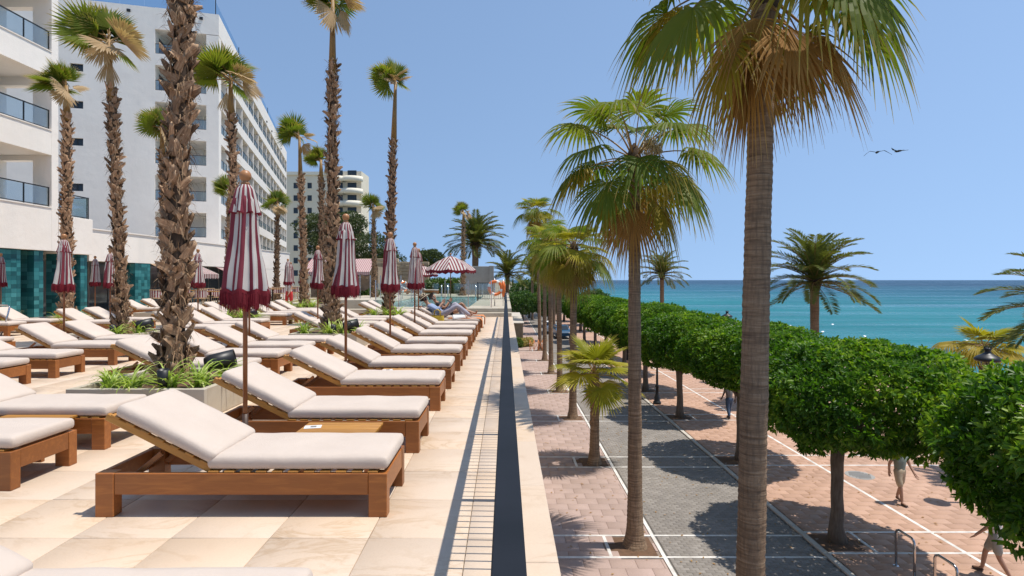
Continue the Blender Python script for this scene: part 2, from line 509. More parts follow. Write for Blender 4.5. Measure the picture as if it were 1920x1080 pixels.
M['wall_stone'] = make_stone_tile('retaining wall cladding', [(0.42,0.34,0.25),(0.50,0.41,0.31),(0.55,0.47,0.37)], (0.32,0.22,0.13), 0.7, 0.3)
M['ruin'] = simple('old ashlar', (0.50,0.39,0.25), (0.36,0.275,0.175), 1.2, 0.95, 0.6, 6)
M['rubble'] = simple('rubble stone', (0.40,0.32,0.23), (0.24,0.185,0.13), 2.4, 0.95, 0.8, 7, orand=0.3)
M['concrete'] = simple('grey concrete', (0.34,0.325,0.30), (0.28,0.265,0.245), 2, 0.9, 0.2, 20)
M['sand'] = simple('beach sand', (0.46,0.37,0.26), (0.38,0.30,0.21), 1.5, 0.95, 0.4, 12)
M['earth'] = simple('distant ground', (0.30,0.26,0.19), (0.20,0.19,0.12), 0.05, 0.95)
M['pool_tile'] = simple('pale pool lining', (0.50,0.66,0.66), (0.44,0.60,0.61), 4, 0.4)
t = NT('pool water'); t.color((0.20,0.46,0.50)); t.rough(0.04)
v = t.coord('Object'); t.bump(t.noise(v, 3, 4), 0.15, 0.05); t.p.inputs['IOR'].default_value = 1.33
M['pool_water'] = t.m
# sea: shallow turquoise near the shore, deeper blue further out
t = NT('sea water')
geo = t.n('ShaderNodeNewGeometry'); sx = t.n('ShaderNodeSeparateXYZ'); t.l(geo.outputs['Position'], sx.inputs[0])
nz = t.noise(geo.outputs['Position'], 0.008, 4)
off = t.math('MULTIPLY', t.math('SUBTRACT', nz, 0.5), 120)
shore = t.math('ADD', t.math('ADD', t.math('MULTIPLY', sx.outputs['X'], 1.0), t.math('MULTIPLY', sx.outputs['Y'], 0.55)), off)
dep = t.math('DIVIDE', shore, 1400.0, True)
c = t.ramp(dep, [(0.0, (0.05,0.12,0.15)), (0.07, (0.014,0.175,0.195)), (0.16, (0.008,0.165,0.19)), (0.36, (0.004,0.095,0.145)), (1.0, (0.004,0.040,0.085))])
patch = t.ramp(t.noise(geo.outputs['Position'], 0.02, 5), [(0.45, 0.0), (0.7, 0.4)])
c = t.mix(patch, c, (0.010,0.085,0.125))
t.color(c); t.rough(0.24); t.p.inputs['IOR'].default_value = 1.33; t.p.inputs['Specular IOR Level'].default_value = 0.16
mp = t.n('ShaderNodeMapping'); mp.inputs['Rotation'].default_value = (0, 0, R(25)); mp.inputs['Scale'].default_value = (0.22, 1.0, 1); t.l(geo.outputs['Position'], mp.inputs['Vector'])
h = t.math('ADD', t.math('MULTIPLY', t.noise(mp.outputs[0], 0.16, 5, 0.65), 1.0), t.math('MULTIPLY', t.noise(mp.outputs[0], 1.1, 4, 0.6), 0.25))
t.bump(h, 1.0, 3.6)
mp2 = t.n('ShaderNodeMapping'); mp2.inputs['Rotation'].default_value = (0, 0, R(18)); mp2.inputs['Scale'].default_value = (0.12, 1.0, 1); t.l(geo.outputs['Position'], mp2.inputs['Vector'])
t.rough(t.ramp(t.noise(mp2.outputs[0], 0.06, 6, 0.7), [(0.35, 0.12), (0.65, 0.5)]))
M['sea'] = t.m
M['foam'] = simple('sea foam', (0.80,0.82,0.83), rough=0.9)
# people and small things
def plain(name, c, rough=0.8): return simple(name, c, tuple(x*0.85 for x in c), 12, rough, 0.1, 40)
M['skin'] = plain('skin', (0.42,0.235,0.155), 0.55)
M['skin_tan'] = plain('tanned skin', (0.36,0.18,0.10), 0.5)
M['skin_dark'] = plain('deep brown skin', (0.10,0.055,0.035), 0.5)
M['hair'] = plain('dark hair', (0.03,0.02,0.014), 0.6)
M['grey_cloth'] = plain('grey cotton', (0.20,0.19,0.19)); M['denim'] = plain('blue denim', (0.05,0.09,0.16))
M['beige_cloth'] = plain('beige cotton', (0.46,0.37,0.25)); M['khaki_cloth'] = plain('khaki cotton', (0.33,0.32,0.28)); M['green_cloth'] = plain('sage cotton', (0.20,0.24,0.20)); M['white_cloth'] = plain('white cotton', (0.72,0.70,0.68))
M['black_cloth'] = plain('black cotton', (0.016,0.016,0.018)); M['red_cloth'] = plain('red cotton', (0.55,0.03,0.03))
M['blue_cloth'] = plain('light blue cotton', (0.27,0.34,0.50)); M['lilac_cloth'] = plain('lilac grey cotton', (0.38,0.36,0.42))
M['orange_cloth'] = plain('orange towelling', (0.72,0.27,0.10), 0.95); M['yellow_bag'] = plain('yellow vinyl', (0.62,0.42,0.03), 0.4)
M['straw'] = plain('straw', (0.42,0.33,0.22)); M['orange_plastic'] = plain('orange plastic', (0.75,0.17,0.03), 0.4)
M['leather'] = plain('brown leather', (0.07,0.035,0.02), 0.5); M['paper'] = plain('white card', (0.75,0.74,0.72), 0.6)
M['sandstone_chair'] = plain('rattan', (0.45,0.30,0.17)); M['car_blue'] = plain('blue car paint', (0.03,0.10,0.20), 0.2)
M['bird'] = plain('dark plumage', (0.03,0.03,0.03), 0.8)
# ================================================================== THE SETTING
ZP = -5.1            # promenade level
ORD = ['first','second','third','fourth','fifth','sixth','seventh','eighth','ninth','tenth','eleventh','twelfth','thirteenth','fourteenth']

# ---- sea, beach, ground
def sheet(name, x0, x1, y0, y1, z, mat, kind='structure', parent=None):
    mb = MB(); mb.quad((x0,y0,z),(x1,y0,z),(x1,y1,z),(x0,y1,z))
    o = mb.build(name, mat, parent)
    if parent is None: tag(o, kind=kind)
    return o
sea = sheet('sea', 24, 45000, -3000, 45000, -8.0, M['sea'])
tag(sea, 'blue green sea stretching to the horizon', 'sea')
mb = MB()
prof = [(25.6, ZP-0.02), (27.5, ZP-0.5), (34, -6.4), (44, -7.7), (54, -8.4)]
ys = [-60 + 10*i for i in range(18)]
vs = []
for y in ys:
    for x, z in prof:
        vs.append((x + noise.noise((x*0.1, y*0.06, 0))*1.2*(1 if x > 27 else 0) + max(0, y-130)*0.04, y, z + noise.noise((x*.3, y*.3, 3))*0.06*(1 if x > 26 else 0)))
n = len(prof)
mb.add(vs, [(j*n+i, j*n+i+1, (j+1)*n+i+1, (j+1)*n+i) for j in range(len(ys)-1) for i in range(n-1)], 0, True)
tag(mb.build('beach', M['sand']), 'sandy beach below the promenade', 'beach', kind='structure')
# surf line, broken foam strips lying on the shallows
for i in range(16):
    y0 = 62 + i*6 + rnd.uniform(-3, 3); x0 = 62 + rnd.uniform(-4, 16) - i*0.6
    L = rnd.uniform(2.0, 6.5)
    mb = MB(); vs = []; N = 9
    for k in range(N+1):
        s_ = k/N; w = (0.08 + 0.22*rnd.random())*math.sin(math.pi*min(max(s_, 0.03), 0.97))
        cxx, cyy = x0 + (s_-.5)*L*0.5, y0 + (s_-.5)*L*0.9 + rnd.uniform(-.15, .15)
        vs += [(cxx-w, cyy+w*.4, -7.985), (cxx+w, cyy-w*.4, -7.975)]
    mb.add(vs, [(2*k, 2*k+1, 2*k+3, 2*k+2) for k in range(N)])
    if i == 0: foam_all = MB()
    foam_all.add(mb.v, mb.f)
tag(foam_all.build('surf', M['foam']), 'small white wave crests on the sea near the beach', 'surf', kind='stuff')
gnd = sheet('ground', -3000, 0.2, -60, 6000, -0.35, M['earth'])
sheet('far_ground', 0.2, 20, 150, 6000, ZP-0.06, M['earth'])

# ---- pavers
def chamfer_block(w, l, h=0.03, c=0.006):
    """top plus sloping sides, centred, top at 0"""
    a, b = w/2, l/2
    V = [(-a+c,-b+c,0),(a-c,-b+c,0),(a-c,b-c,0),(-a+c,b-c,0),(-a,-b,-c),(a,-b,-c),(a,b,-c),(-a,b,-c),(-a,-b,-h),(a,-b,-h),(a,b,-h),(-a,b,-h)]
    F = [(0,1,2,3)] + [(4+i, 4+(i+1)%4, (i+1)%4, i) for i in range(4)] + [(8+i, 8+(i+1)%4, 4+(i+1)%4, 4+i) for i in range(4)]
    return np.array(V, dtype=np.float32), np.array(F, dtype=np.int32)

def paver_cells(x0, x1, y0, y1, w, l, bond=True, excl=()):
    out = []
    j = 0; y = y0
    while y < y1 - 0.02:
        y2 = min(y + l, y1)
        x = x0 - (w/2 if (bond and j % 2) else 0)
        while x < x1 - 0.02:
            a, b = max(x, x0), min(x + w, x1)
            if b - a > 0.06:
                cx, cy = (a+b)/2, (y+y2)/2
                if not any(e[0]-.02 < cx < e[1]+.02 and e[2]-.02 < cy < e[3]+.02 for e in excl):
                    out.append((cx, cy, b-a, y2-y))
            x += w
        y = y2; j += 1
    return out

def joined_pavers(name, cells, z, mat, parent, gap=0.006, seed=1):
    rs = np.random.RandomState(seed)
    VV = []; FF = []; TT = []
    b = 0
    base_v, base_f = chamfer_block(1, 1, 0.03, 0.0)
    sgn = np.sign(base_v[:, :2])
    zz = np.array([0,0,0,0,-.005,-.005,-.005,-.005,-.02,-.02,-.02,-.02], dtype=np.float32)
    for (cx, cy, w, l) in cells:
        v = np.empty((12, 3), dtype=np.float32)
        hw, hl = (w-gap)/2, (l-gap)/2
        ins = np.array([0.005]*4 + [0]*8)
        v[:, 0] = cx + sgn[:, 0]*(hw - ins); v[:, 1] = cy + sgn[:, 1]*(hl - ins)
        v[:, 2] = z + zz + rs.uniform(-0.0015, 0.0015)
        VV.append(v); FF.append(base_f + b); TT.append(np.full(12, rs.rand())); b += 12
    me = np_mesh(name, np.concatenate(VV), np.concatenate(FF), mat, attrs={'tip': np.concatenate(TT)})
    o = link(name, me, parent); o['kind'] = 'stuff'
    return o

def single_pavers(name, cells, z, mat, parent, gap=0.006, seed=1):
    rs = random.Random(seed); cache = {}
    for (cx, cy, w, l) in cells:
        key = (round(w, 3), round(l, 3), rs.randrange(6))
        if key not in cache:
            V, F = chamfer_block(w-gap, l-gap, 0.02, 0.005)
            cache[key] = np_mesh(name, V, F, mat, attrs={'tip': np.full(len(V), (key[2]+.5)/6)})
        link(name, cache[key], parent, (cx, cy, z + rs.uniform(-.0015, .0015)), (rs.uniform(-.002,.002), rs.uniform(-.002,.002), 0))

PALM_Y = [7.66 + 6.58*k for k in range(8)]
PIT_P = [(2.62, 3.72, y-0.52, y+0.52) for y in PALM_Y]
PIT_F = [(7.98, 9.08, y-0.52+0.2, y+0.52+0.2) for y in PALM_Y]

prom = sheet('promenade', 0.2, 25.7, -12, 152, ZP-0.022, M['joint'])
tag(prom, 'paved seafront promenade below the terrace', 'promenade')
# individually laid slabs near the camera, joined ones further away
pink = paver_cells(0.30, 3.78, 6.0, 52.0, 0.62, 0.42, True, PIT_P)
near = sorted(pink, key=lambda c: c[1]); near = [c for c in near if c[1] > 9.2][:290]
single_pavers('paving_slab', near, ZP, M['pink_paver'], prom, seed=3)
ns = set(near)
joined_pavers('paving_slabs_beyond', [c for c in pink if c not in ns], ZP, M['pink_paver'], prom, seed=4)
red = paver_cells(7.98, 25.5, 5.0, 70.0, 0.62, 0.31, True, PIT_F)
rn = [c for c in red if c[1] > 9.3 and c[0] < 13.4 and (c[0] < c[1]*0.93)]
rn = sorted(rn, key=lambda c: c[1])[:295]
single_pavers('terracotta_paver', rn, ZP, M['red_paver'], prom, seed=5)
rset = set(rn)
joined_pavers('terracotta_pavers_beyond', [c for c in red if c not in rset], ZP, M['red_paver'], prom, seed=6)
road = sheet('road', 3.90, 7.74, -12, 152, ZP-0.018, M['road_joint'])
tag(road, 'grey paved service lane along the promenade', 'road')
joined_pavers('road_pavers', paver_cells(3.94, 7.72, 6.5, 46, 0.22, 0.115, True), ZP, M['grey_paver'], road, 0.004, seed=7)
sheet('road_surface', 3.94, 7.72, 46.0, 152, ZP-0.004, M['grey_paver'], parent=road)
sheet('pavement_surface', 0.30, 3.78, 52.0, 152, ZP-0.004, M['pink_paver'], parent=prom)
sheet('esplanade_surface', 7.98, 25.5, 70.0, 152, ZP-0.004, M['red_paver'], parent=prom)
# painted and inlaid lines
def line(x0, x1, y0, y1, z=ZP+0.004):
    mb = MB(); mb.box(x0, x1, y0, y1, ZP-0.02, z)
    return mb.build('white_line', M['paint'], prom)
line(3.80, 3.89, 5, 120)
line(11.25, 11.35, 5, 120, ZP+0.003)
mb = MB(); 
for i in range(60):
    mb2 = MB(); mb2.bevbox(7.755, 7.90, 5+i*1.5, 5+i*1.5+1.494, ZP-0.02, ZP+0.035, 0.008)
    mb2.build('kerb_stone', M['kerb'], prom)
for k, y in enumerate(PALM_Y):
    for s_ in (-0.58, 0.58):
        yy = y + s_
        line(0.30, 3.795, yy-0.04, yy+0.04, ZP+0.005)
        line(3.895, 7.75, yy-0.035, yy+0.035, ZP+0.006)
        line(7.905, 24, yy+0.2-0.04, yy+0.2+0.04, ZP+0.0055)
    line(2.52, 2.60, y-0.535, y+0.535, ZP+0.006)
    line(9.10, 9.18, y-0.33, y+0.73, ZP+0.006)
def soil_patch(x0, x1, y0, y1, seed):
    mb = MB(); N = 9; vs = []
    for j in range(N):
        for i in range(N):
            x = x0+(x1-x0)*i/(N-1); y = y0+(y1-y0)*j/(N-1)
            e = min(i, N-1-i, j, N-1-j)/4
            vs.append((x, y, ZP-0.02+0.05*e + noise.noise((x*4, y*4, seed))*0.03*(e > 0)))
    mb.add(vs, [(j*N+i, j*N+i+1, (j+1)*N+i+1, (j+1)*N+i) for j in range(N-1) for i in range(N-1)], 0, True)
    o = mb.build('soil', M['soil'], prom); return o
for k, (p, f) in enumerate(zip(PIT_P, PIT_F)):
    soil_patch(*p, k); soil_patch(*f, k+20)
# fallen leaves
lv = []; lf = []
rs = np.random.RandomState(5)
for i in range(900):
    x, y = rs.uniform(0.4, 14), rs.uniform(8, 34)
    a = rs.uniform(0, 6.28); L = rs.uniform(.03, .06); c_, s_ = math.cos(a)*L, math.sin(a)*L
    b = len(lv); z = ZP + 0.012
    lv += [(x-c_, y-s_, z), (x+s_*.4, y-c_*.4, z+.012), (x+c_, y+s_, z+.004), (x-s_*.4, y+c_*.4, z+.01)]
    lf.append((b, b+1, b+2, b+3))
tag(link('fallen_leaves', np_mesh('fallen_leaves', lv, lf, M['fan_dead'], attrs={'tip': rs.rand(len(lv))})), 'scattered dry leaves lying on the promenade', 'leaves', kind='stuff')

# ---- terrace
terrace = MB().box(-45, 0.26, -4, 62, -0.34, -0.012).build('terrace', M['grout'])
tag(terrace, 'cream stone tiled hotel terrace', 'terrace', kind='structure')
TP = 0.614
cells = []
for j in range(-5, 42):
    for i in range(0, 31):
        cells.append((-0.235 - TP*(i+.5), 3.507 + TP*(j+.5), TP, TP))
PLANTERS = []   # filled below (x0, x1, y0, y1)
vis = [c for c in cells if c[1] > 2.4 and c[1] < 13 and abs(c[0]) < c[1]*0.95]
vis = sorted(vis, key=lambda c: c[1] + abs(c[0])*0.15)[:230]
vset = set(vis)
V, F = chamfer_block(TP-0.005, TP-0.005, 0.012, 0.0025)
tile_me = np_mesh('tile', V, F, M['tile'])
for c in vis:
    link('tile', tile_me, terrace, (c[0], c[1], rnd.uniform(-.0012, .0012)))
joined = joined_pavers('tiles_beyond', [c for c in cells if c not in vset], 0.0, M['tile'], terrace, 0.005, 8)
# border strip under the rail and coping towards the promenade
for k in range(-5, 40):
    y0 = 3.507 + TP*k
    V2, F2 = chamfer_block(0.235+0.02-0.005, TP-0.005, 0.012, 0.0025)
    if k == -5: bs = np_mesh('border_tile', V2, F2, M['tile'])
    link('border_tile', bs, terrace, (-0.235+0.1275, y0+TP/2, rnd.uniform(-.001, .001)))
cop = MB().bevbox(0.022, 0.30, 0, 1.193, -0.06, 0.004, 0.004).mesh('coping_stone', M['tile'])
for k in range(22):
    link('coping_stone', cop, terrace, (0, -1.6+k*1.2, 0))
wall = MB().box(-0.3, 0.255, -4, 62, ZP-0.1, -0.345).build('retaining_wall', M['wall_stone'])
tag(wall, 'stone retaining wall carrying the terrace above the promenade', 'wall', kind='structure')

# ---- balustrade
bal = thing('balustrade', (0.006, 0, 0), 'dark grey steel balustrade with flat handrail running along the terrace edge', 'railing')
MB().bevbox(-0.034, 0.034, -2.0, 24.4, 1.035, 1.05, 0.003).build('handrail', M['rail'], bal)
MB().box(-0.012, 0.012, -2.0, 24.4, 0.075, 0.09).build('bottom_rail', M['rail'], bal)
MB().box(-0.012, 0.012, -2.0, 24.4, 0.985, 1.0).build('upper_rail', M['rail'], bal)
bm_ = MB().box(-0.006, 0.006, -0.006, 0.006, 0.09, 0.985).mesh('baluster', M['rail'])
k = 0
for i in range(270):
    y = 1.2 + i*0.0875
    if y < 24.3: link('baluster', bm_, bal, (0, y, 0))
pm_ = MB().box(-0.02, 0.02, -0.025, 0.025, 0.004, 1.035).mesh('post', M['rail'])
for i in range(14): link('post', pm_, bal, (0, 0.6+i*1.75, 0))

# ---- pool platform
pool = thing('pool_deck', (0, 25, 0), 'raised stone deck with two steps around the swimming pool', 'pool deck')
pool['kind'] = 'structure'
def pbox(name, x0, x1, y0, y1, z0, z1, mat, par=pool, b=0.01):
    return MB().bevbox(x0, x1, y0-25, y1-25, z0, z1, b).build(name, mat, par)
pbox('front_coping', -6.0, 0.26, 25.0, 26.3, 0.18, 0.35, M['travertine'])
pbox('step', -6.0, 0.26, 24.5, 25.9, 0.0, 0.175, M['travertine'])
pbox('side_coping', -1.7, 0.26, 26.31, 43.0, 0.0, 0.349, M['travertine'])
pbox('left_deck', -12.0, -6.6, 30.0, 56, 0.0, 0.35, M['travertine'])
pbox('back_deck', -6.59, 0.26, 43.01, 56, 0.0, 0.351, M['travertine'])
pbox('pool_lining', -6.6, -1.69, 26.2, 43.1, -0.2, -0.15, M['pool_tile'])
pbox('raised_block', -8.7, -6.2, 27.6, 29.9, 0.0, 0.63, M['travertine'])
pbox('lower_step', -8.9, -6.05, 26.9, 27.59, 0.0, 0.2, M['travertine'])
water = sheet('pool_water', -6.62, -1.70, 26.29, 43.02, 0.25, M['pool_water'])
tag(water, 'turquoise swimming pool water', 'pool')

# ================================================================== BUILDINGS
def wall_holes(mb, u0, u1, z0, z1, holes, place, depth=0.25, mi=0):
    """flat wall with rectangular openings and reveals; place(u, z, d) -> point, d = depth inwards"""
    us = sorted({u0, u1, *[h[0] for h in holes], *[h[1] for h in holes]})
    zs = sorted({z0, z1, *[h[2] for h in holes], *[h[3] for h in holes]})
    for a, b in zip(us, us[1:]):
        for c, d in zip(zs, zs[1:]):
            cu, cz = (a+b)/2, (c+d)/2
            if any(h[0] < cu < h[1] and h[2] < cz < h[3] for h in holes): continue
            mb.quad(place(a,c,0), place(b,c,0), place(b,d,0), place(a,d,0), mi)
    for (a, b, c, d) in holes:
        mb.quad(place(a,c,0), place(a,c,depth), place(b,c,depth), place(b,c,0), mi)
        mb.quad(place(a,d,0), place(b,d,0), place(b,d,depth), place(a,d,depth), mi)
        mb.quad(place(a,c,0), place(a,d,0), place(a,d,depth), place(a,c,depth), mi)
        mb.quad(place(b,c,0), place(b,c,depth), place(b,d,depth), place(b,d,0), mi)

# ---- main hotel block; local x runs along the long facade, local y into the building
hotel = thing('hotel_block', (-24.1, 47.5, 0), 'long white seven storey hotel block with rows of balconies', 'hotel', rz=R(90+15.4))
HL, TOP, ST = 53.0, 23.9, 3.0
wm = M['white_render']
MB().box(3.5, HL-0.3, 2.0, 15, 0, 23.2).build('core', wm, hotel)
MB().box(0.32, 3.49, 4.75, 15, 0, 23.2).build('corner_core', wm, hotel)
# end wall with small windows
holes = []
for zc in (21.1, 18.45, 15.5, 12.55, 8.95, 6.1):
    holes.append((9.8, 10.7, zc-0.3, zc+0.3))
holes.append((7.7, 8.8, 19.65, 20.2))
mb = MB()
wall_holes(mb, 4.75, 17.5, 0.0, TOP-0.02, holes, lambda u, z, d: (d, u, z), 0.28)
mb.quad((0, 4.75, 0), (0, 4.75, TOP-.02), (0.3, 4.75, TOP-.02), (0.3, 4.75, 0))
mb.build('end_wall', wm, hotel)
for (a, b, c, d) in holes:
    w = MB().box(0.2, 0.24, a, b, c, d).build('window', M['window'], hotel)
    MB().box(0.16, 0.199, a, b, c, c+0.05).box(0.16, 0.199, a, b, d-0.05, d).box(0.16, 0.199, (a+b)/2-.02, (a+b)/2+.02, c+.05, d-.05).build('frame', M['black'], w)
for k in range(7):
    zb = 22.15 - ST*k - 0.0 if k == 0 else 20.15 - ST*(k-1) - 0.95
    zt = TOP if k == 0 else 20.15 - ST*(k-1)
    MB().box(0.004, HL, 0.0, 0.22, zb, zt).build('balcony_band', wm, hotel)
    MB().box(0.0, 0.22, 0.221, 4.749, zb, zt).build('balcony_band', wm, hotel)
    if k > 0: MB().box(0.221, HL-.1, 0.221, 1.999, zb+0.02, zb+0.3).box(0.221, 3.499, 2.0, 4.749, zb+.02, zb+.3).build('balcony_floor', wm, hotel)
    else: MB().box(0.221, HL-.1, 0.221, 1.999, zb+0.02, zb+0.5).box(0.221, 3.499, 2.0, 4.749, zb+.02, zb+.5).build('roof_slab', wm, hotel)
MB().box(0.003, 0.95, 0.003, 0.95, 0, 22.1).build('corner_column', wm, hotel)
bays = [0.95]
x = 4.0
while x < HL:
    bays.append(x); x += 3.55
for i, x in enumerate(bays[1:]):
    MB().box(x-0.13, x+0.13, 0.06, 1.999 if i else 2.4, 0, 22.15).build('fin', wm, hotel)
MB().box(HL-0.3, HL, 0.0, 15, 0, 22.15).build('far_end_wall', wm, hotel)
def railing_mesh(L, h=0.85):
    mb = MB(); mb.box(0, L, -0.02, 0.02, h-0.04, h, 0).box(0, L, -0.012, 0.012, 0.04, 0.07, 0)
    n_ = max(1, round(L/1.2))
    for i in range(n_+1):
        xx = L*i/n_
        mb.box(max(xx-.02, 0), min(xx+.02, L), -0.018, 0.018, 0.0, h-.04, 0)
    mb.box(0.02, L-.02, -0.005, 0.005, 0.07, h-0.05, 1)
    return mb.mesh('railing', [M['black'], M['glass']])
rail_cache = {}
door_me = MB().box(0, 1.0, 0, 0.05, 0, 1.0).mesh('balcony_door', M['window'])
for k in range(1, 7):
    zt = 20.15 - ST*(k-1)
    for i in range(len(bays)):
        x0 = bays[i] + (0.13 if i else 0.0); x1 = (bays[i+1]-0.13) if i+1 < len(bays) else HL-0.3
        L = round(x1-x0, 3)
        if L < 1: continue
        if L not in rail_cache: rail_cache[L] = railing_mesh(L)
        link('railing', rail_cache[L], hotel, (x0, 0.11, zt))
        if i > 0:
            link('balcony_door', door_me, hotel, (x0+0.4, 1.93, zt-0.6), None, (L-0.9, 1, 2.2))
    if 3.8 not in rail_cache: rail_cache[3.8] = railing_mesh(3.8)
    link('railing', rail_cache[3.8], hotel, (0.11, 0.95, zt), (0, 0, R(90)))
    link('balcony_door', door_me, hotel, (1.0, 4.69, zt-0.6), None, (2.2, 1, 2.2))
# roof glass screen
for i in range(30):
    MB().box(0.3+i*1.75, 0.3+i*1.75+1.72, 0.35, 0.37, TOP, TOP+1.35).build('roof_glass', M['glass'], hotel)
for i in range(9):
    MB().box(0.35, 0.37, 0.4+i*1.75, 0.4+i*1.75+1.72, TOP, TOP+1.35).build('roof_glass', M['glass'], hotel)
for xx, yy in [(0.3, 0.3)] + [(0.3+i*1.75*6, 0.33) for i in range(1, 5)]:
    MB().box(xx-.03, xx+.03, yy-.03, yy+.03, TOP, TOP+1.5).build('roof_post', M['black'], hotel)
for (xx, yy) in [(-0.12, 1.2), (-0.12, 6.5)]:
    MB().box(xx, xx+.11, yy, yy+.25, 23.3, 23.5).build('spotlight', M['black'], hotel)
for xx in (12, 16.5, 28, 33, 44):
    MB().box(xx, xx+.25, -0.12, -0.002, 22.4, 22.6).build('spotlight', M['black'], hotel)

# ---- near hotel wing on the left
wing = thing('hotel_wing', (-18.2, 20, 0), 'near white hotel wing with deep glass fronted balconies at the left edge', 'hotel')
YA, YB = -8.0, 3.0
for (z0, z1) in ((2.77, 4.48), (6.6, 7.57), (9.75, 10.72), (12.9, 13.87)):
    MB().box(-0.25, 0.0, YA, YB-.34, z0, z1).build('balcony_band', wm, wing)
    MB().box(-3.0, -0.251, YA, YB-.34, z0+.004, z0+0.3).build('balcony_floor', wm, wing)
    MB().box(-0.30, 0.03, YA, YB-.345, z1+0.001, z1+0.04).build('ledge', wm, wing)
    L = 10.6
    if L not in rail_cache: rail_cache[L] = railing_mesh(L, 0.8)
    link('railing', rail_cache[L], wing, (-0.1, YB-.36, z1+.04), (0, 0, R(-90)))
    # dark sliding door and a pier in the back wall of the balcony
    MB().box(-3.0, -2.95, YA, -3.2, z1-0.2, z1+1.9).build('sliding_door', M['window'], wing)
    MB().box(-3.2, -2.3, 0.3, 0.9, z0+.3, z0+3.16).build('pier', wm, wing)
    MB().box(-2.2, -1.6, YA+5.5, YA+6.1, z0+.3, z0+3.16).build('pier', wm, wing)
mb = MB(); wall_holes(mb, -6.0, 0.004, 2.77, 17, [(-2.1, -0.75, z_, z_+2.1) for z_ in (4.3, 7.3, 10.45, 13.6)], lambda u, z, d: (u, YB-.34+d, z), .339)
mb.quad((0.004, YB-.34, 2.77), (0.004, YB, 2.77), (0.004, YB, 17), (0.004, YB-.34, 17)); mb.build('side_wall', wm, wing)
MB().box(-6.2, -3.21, YA, YB-.341, 0, 17).build('back_wall', wm, wing)
for i, z in enumerate((4.6, 7.7, 10.85)):
    tb_ = thing('balcony_table', (-19.1, 21.6, z-1.0+0.1 if i == 0 else z-0.75), 'small blue balcony table on the %s balcony of the left wing' % (['lowest','middle','upper'][i]), 'table', 'balcony tables')
    MB().box(-.35,.35,-.35,.35,.85,.88).build('table_top', M['denim'], tb_)
    for sx in (-.3,.3):
        for sy in (-.3,.3): MB().box(sx-.02,sx+.02,sy-.02,sy+.02,0,.85).build('leg', M['denim'], tb_)
for (yy, zz) in ((-0.7, 3.9), (-0.6, 7.1), (-0.7, 10.3)):
    MB().box(0.002, 0.12, yy, yy+.16, zz, zz+.26).build('wall_lamp', M['white_cloth'], wing)

# ---- podium with teal piers
pod = thing('hotel_podium', (-18.2, 23, 0), 'low white hotel podium above a glazed ground floor with teal tiled piers', 'building')
MB().bevbox(-6.0, 0.02, 0.01, 1.9, 2.70, 4.25, 0.01).build('corner_parapet', wm, pod)
MB().box(-0.45, -0.15, 1.91, 25, 2.45, 3.85).build('parapet', wm, pod)
MB().box(-8.0, -0.451, 1.91, 25, 2.5, 2.8).build('roof_slab', wm, pod)
MB().box(-0.5, -0.1, 1.91, 25, 3.851, 3.90).build('capping', wm, pod)
MB().box(-0.44, -0.16, 18, 25, 0, 2.449).build('solid_wall', wm, pod)
MB().box(-8.0, -0.451, 24.7, 25, 0, 2.49).build('end_wall', wm, pod)
for L_, yy, rz_, xx in ((1.6, 1.8, R(-90), -0.1), (2.2, 1.75, R(180), -0.12)):
    rail_cache[L_] = railing_mesh(L_, 0.95)
    link('railing', rail_cache[L_], pod, (xx, yy, 4.25), (0, 0, rz_))
for i in range(22):
    MB().box(-2.35, -2.31, -5.0+i*1.4, -5.0+i*1.4+1.34, 0.02, 2.49).build('glass_pane', M['shop_glass'], pod)
    MB().box(-2.37, -2.27, -5.06+i*1.4, -5.0+i*1.4-.001, 0.0, 2.49).build('mullion', M['concrete'], pod)
MB().box(-2.9, -2.6, -5, 18, 0, 2.49).build('inner_wall', M['grey_cloth'], pod)
def teal_pier(y0, y1, x0=-0.9, x1=-0.16, zt=2.765):
    g = MB().box(x0, x1, y0, y1, 0, zt-0.0).build('pier', M['teal'], pod)
    cells_ = []
    mb = MB()
    tw, th = 0.24, 0.16
    z = 0.005
    while z < zt-.03:
        z2 = min(z+th, zt-.005)
        y = y0+.003
        while y < y1-.03:
            y2 = min(y+tw, y1-.003)
            d = rnd.uniform(0.006, 0.011)
            mb.box(x1+.0005, x1+d, y, y2-.006, z, z2-.006); y += tw
        xx = x0+.003
        while xx < x1-.03:
            x2 = min(xx+tw, x1-.003)
            mb.box(xx, x2-.006, y0-rnd.uniform(.006,.011), y0-.0005, z, z2-.006); xx += tw
        z += th
    o = mb.build('teal_tiles', M['teal'], g); o['kind'] = 'stuff'
    add_attr(o.data, 'tip', [q for _ in range(len(mb.v)//8) for q in [rnd.random()]*8])
for (a, b, zt) in ((-6.2, -5.0, 2.76), (-2.5, -1.6, 2.76), (-1.0, -0.55, 2.76), (0.5, 1.05, 2.69), (1.4, 1.8, 2.69), (5.0, 6.2, 2.44), (10.0, 11.0, 2.44)):
    teal_pier(a, b, zt=zt)
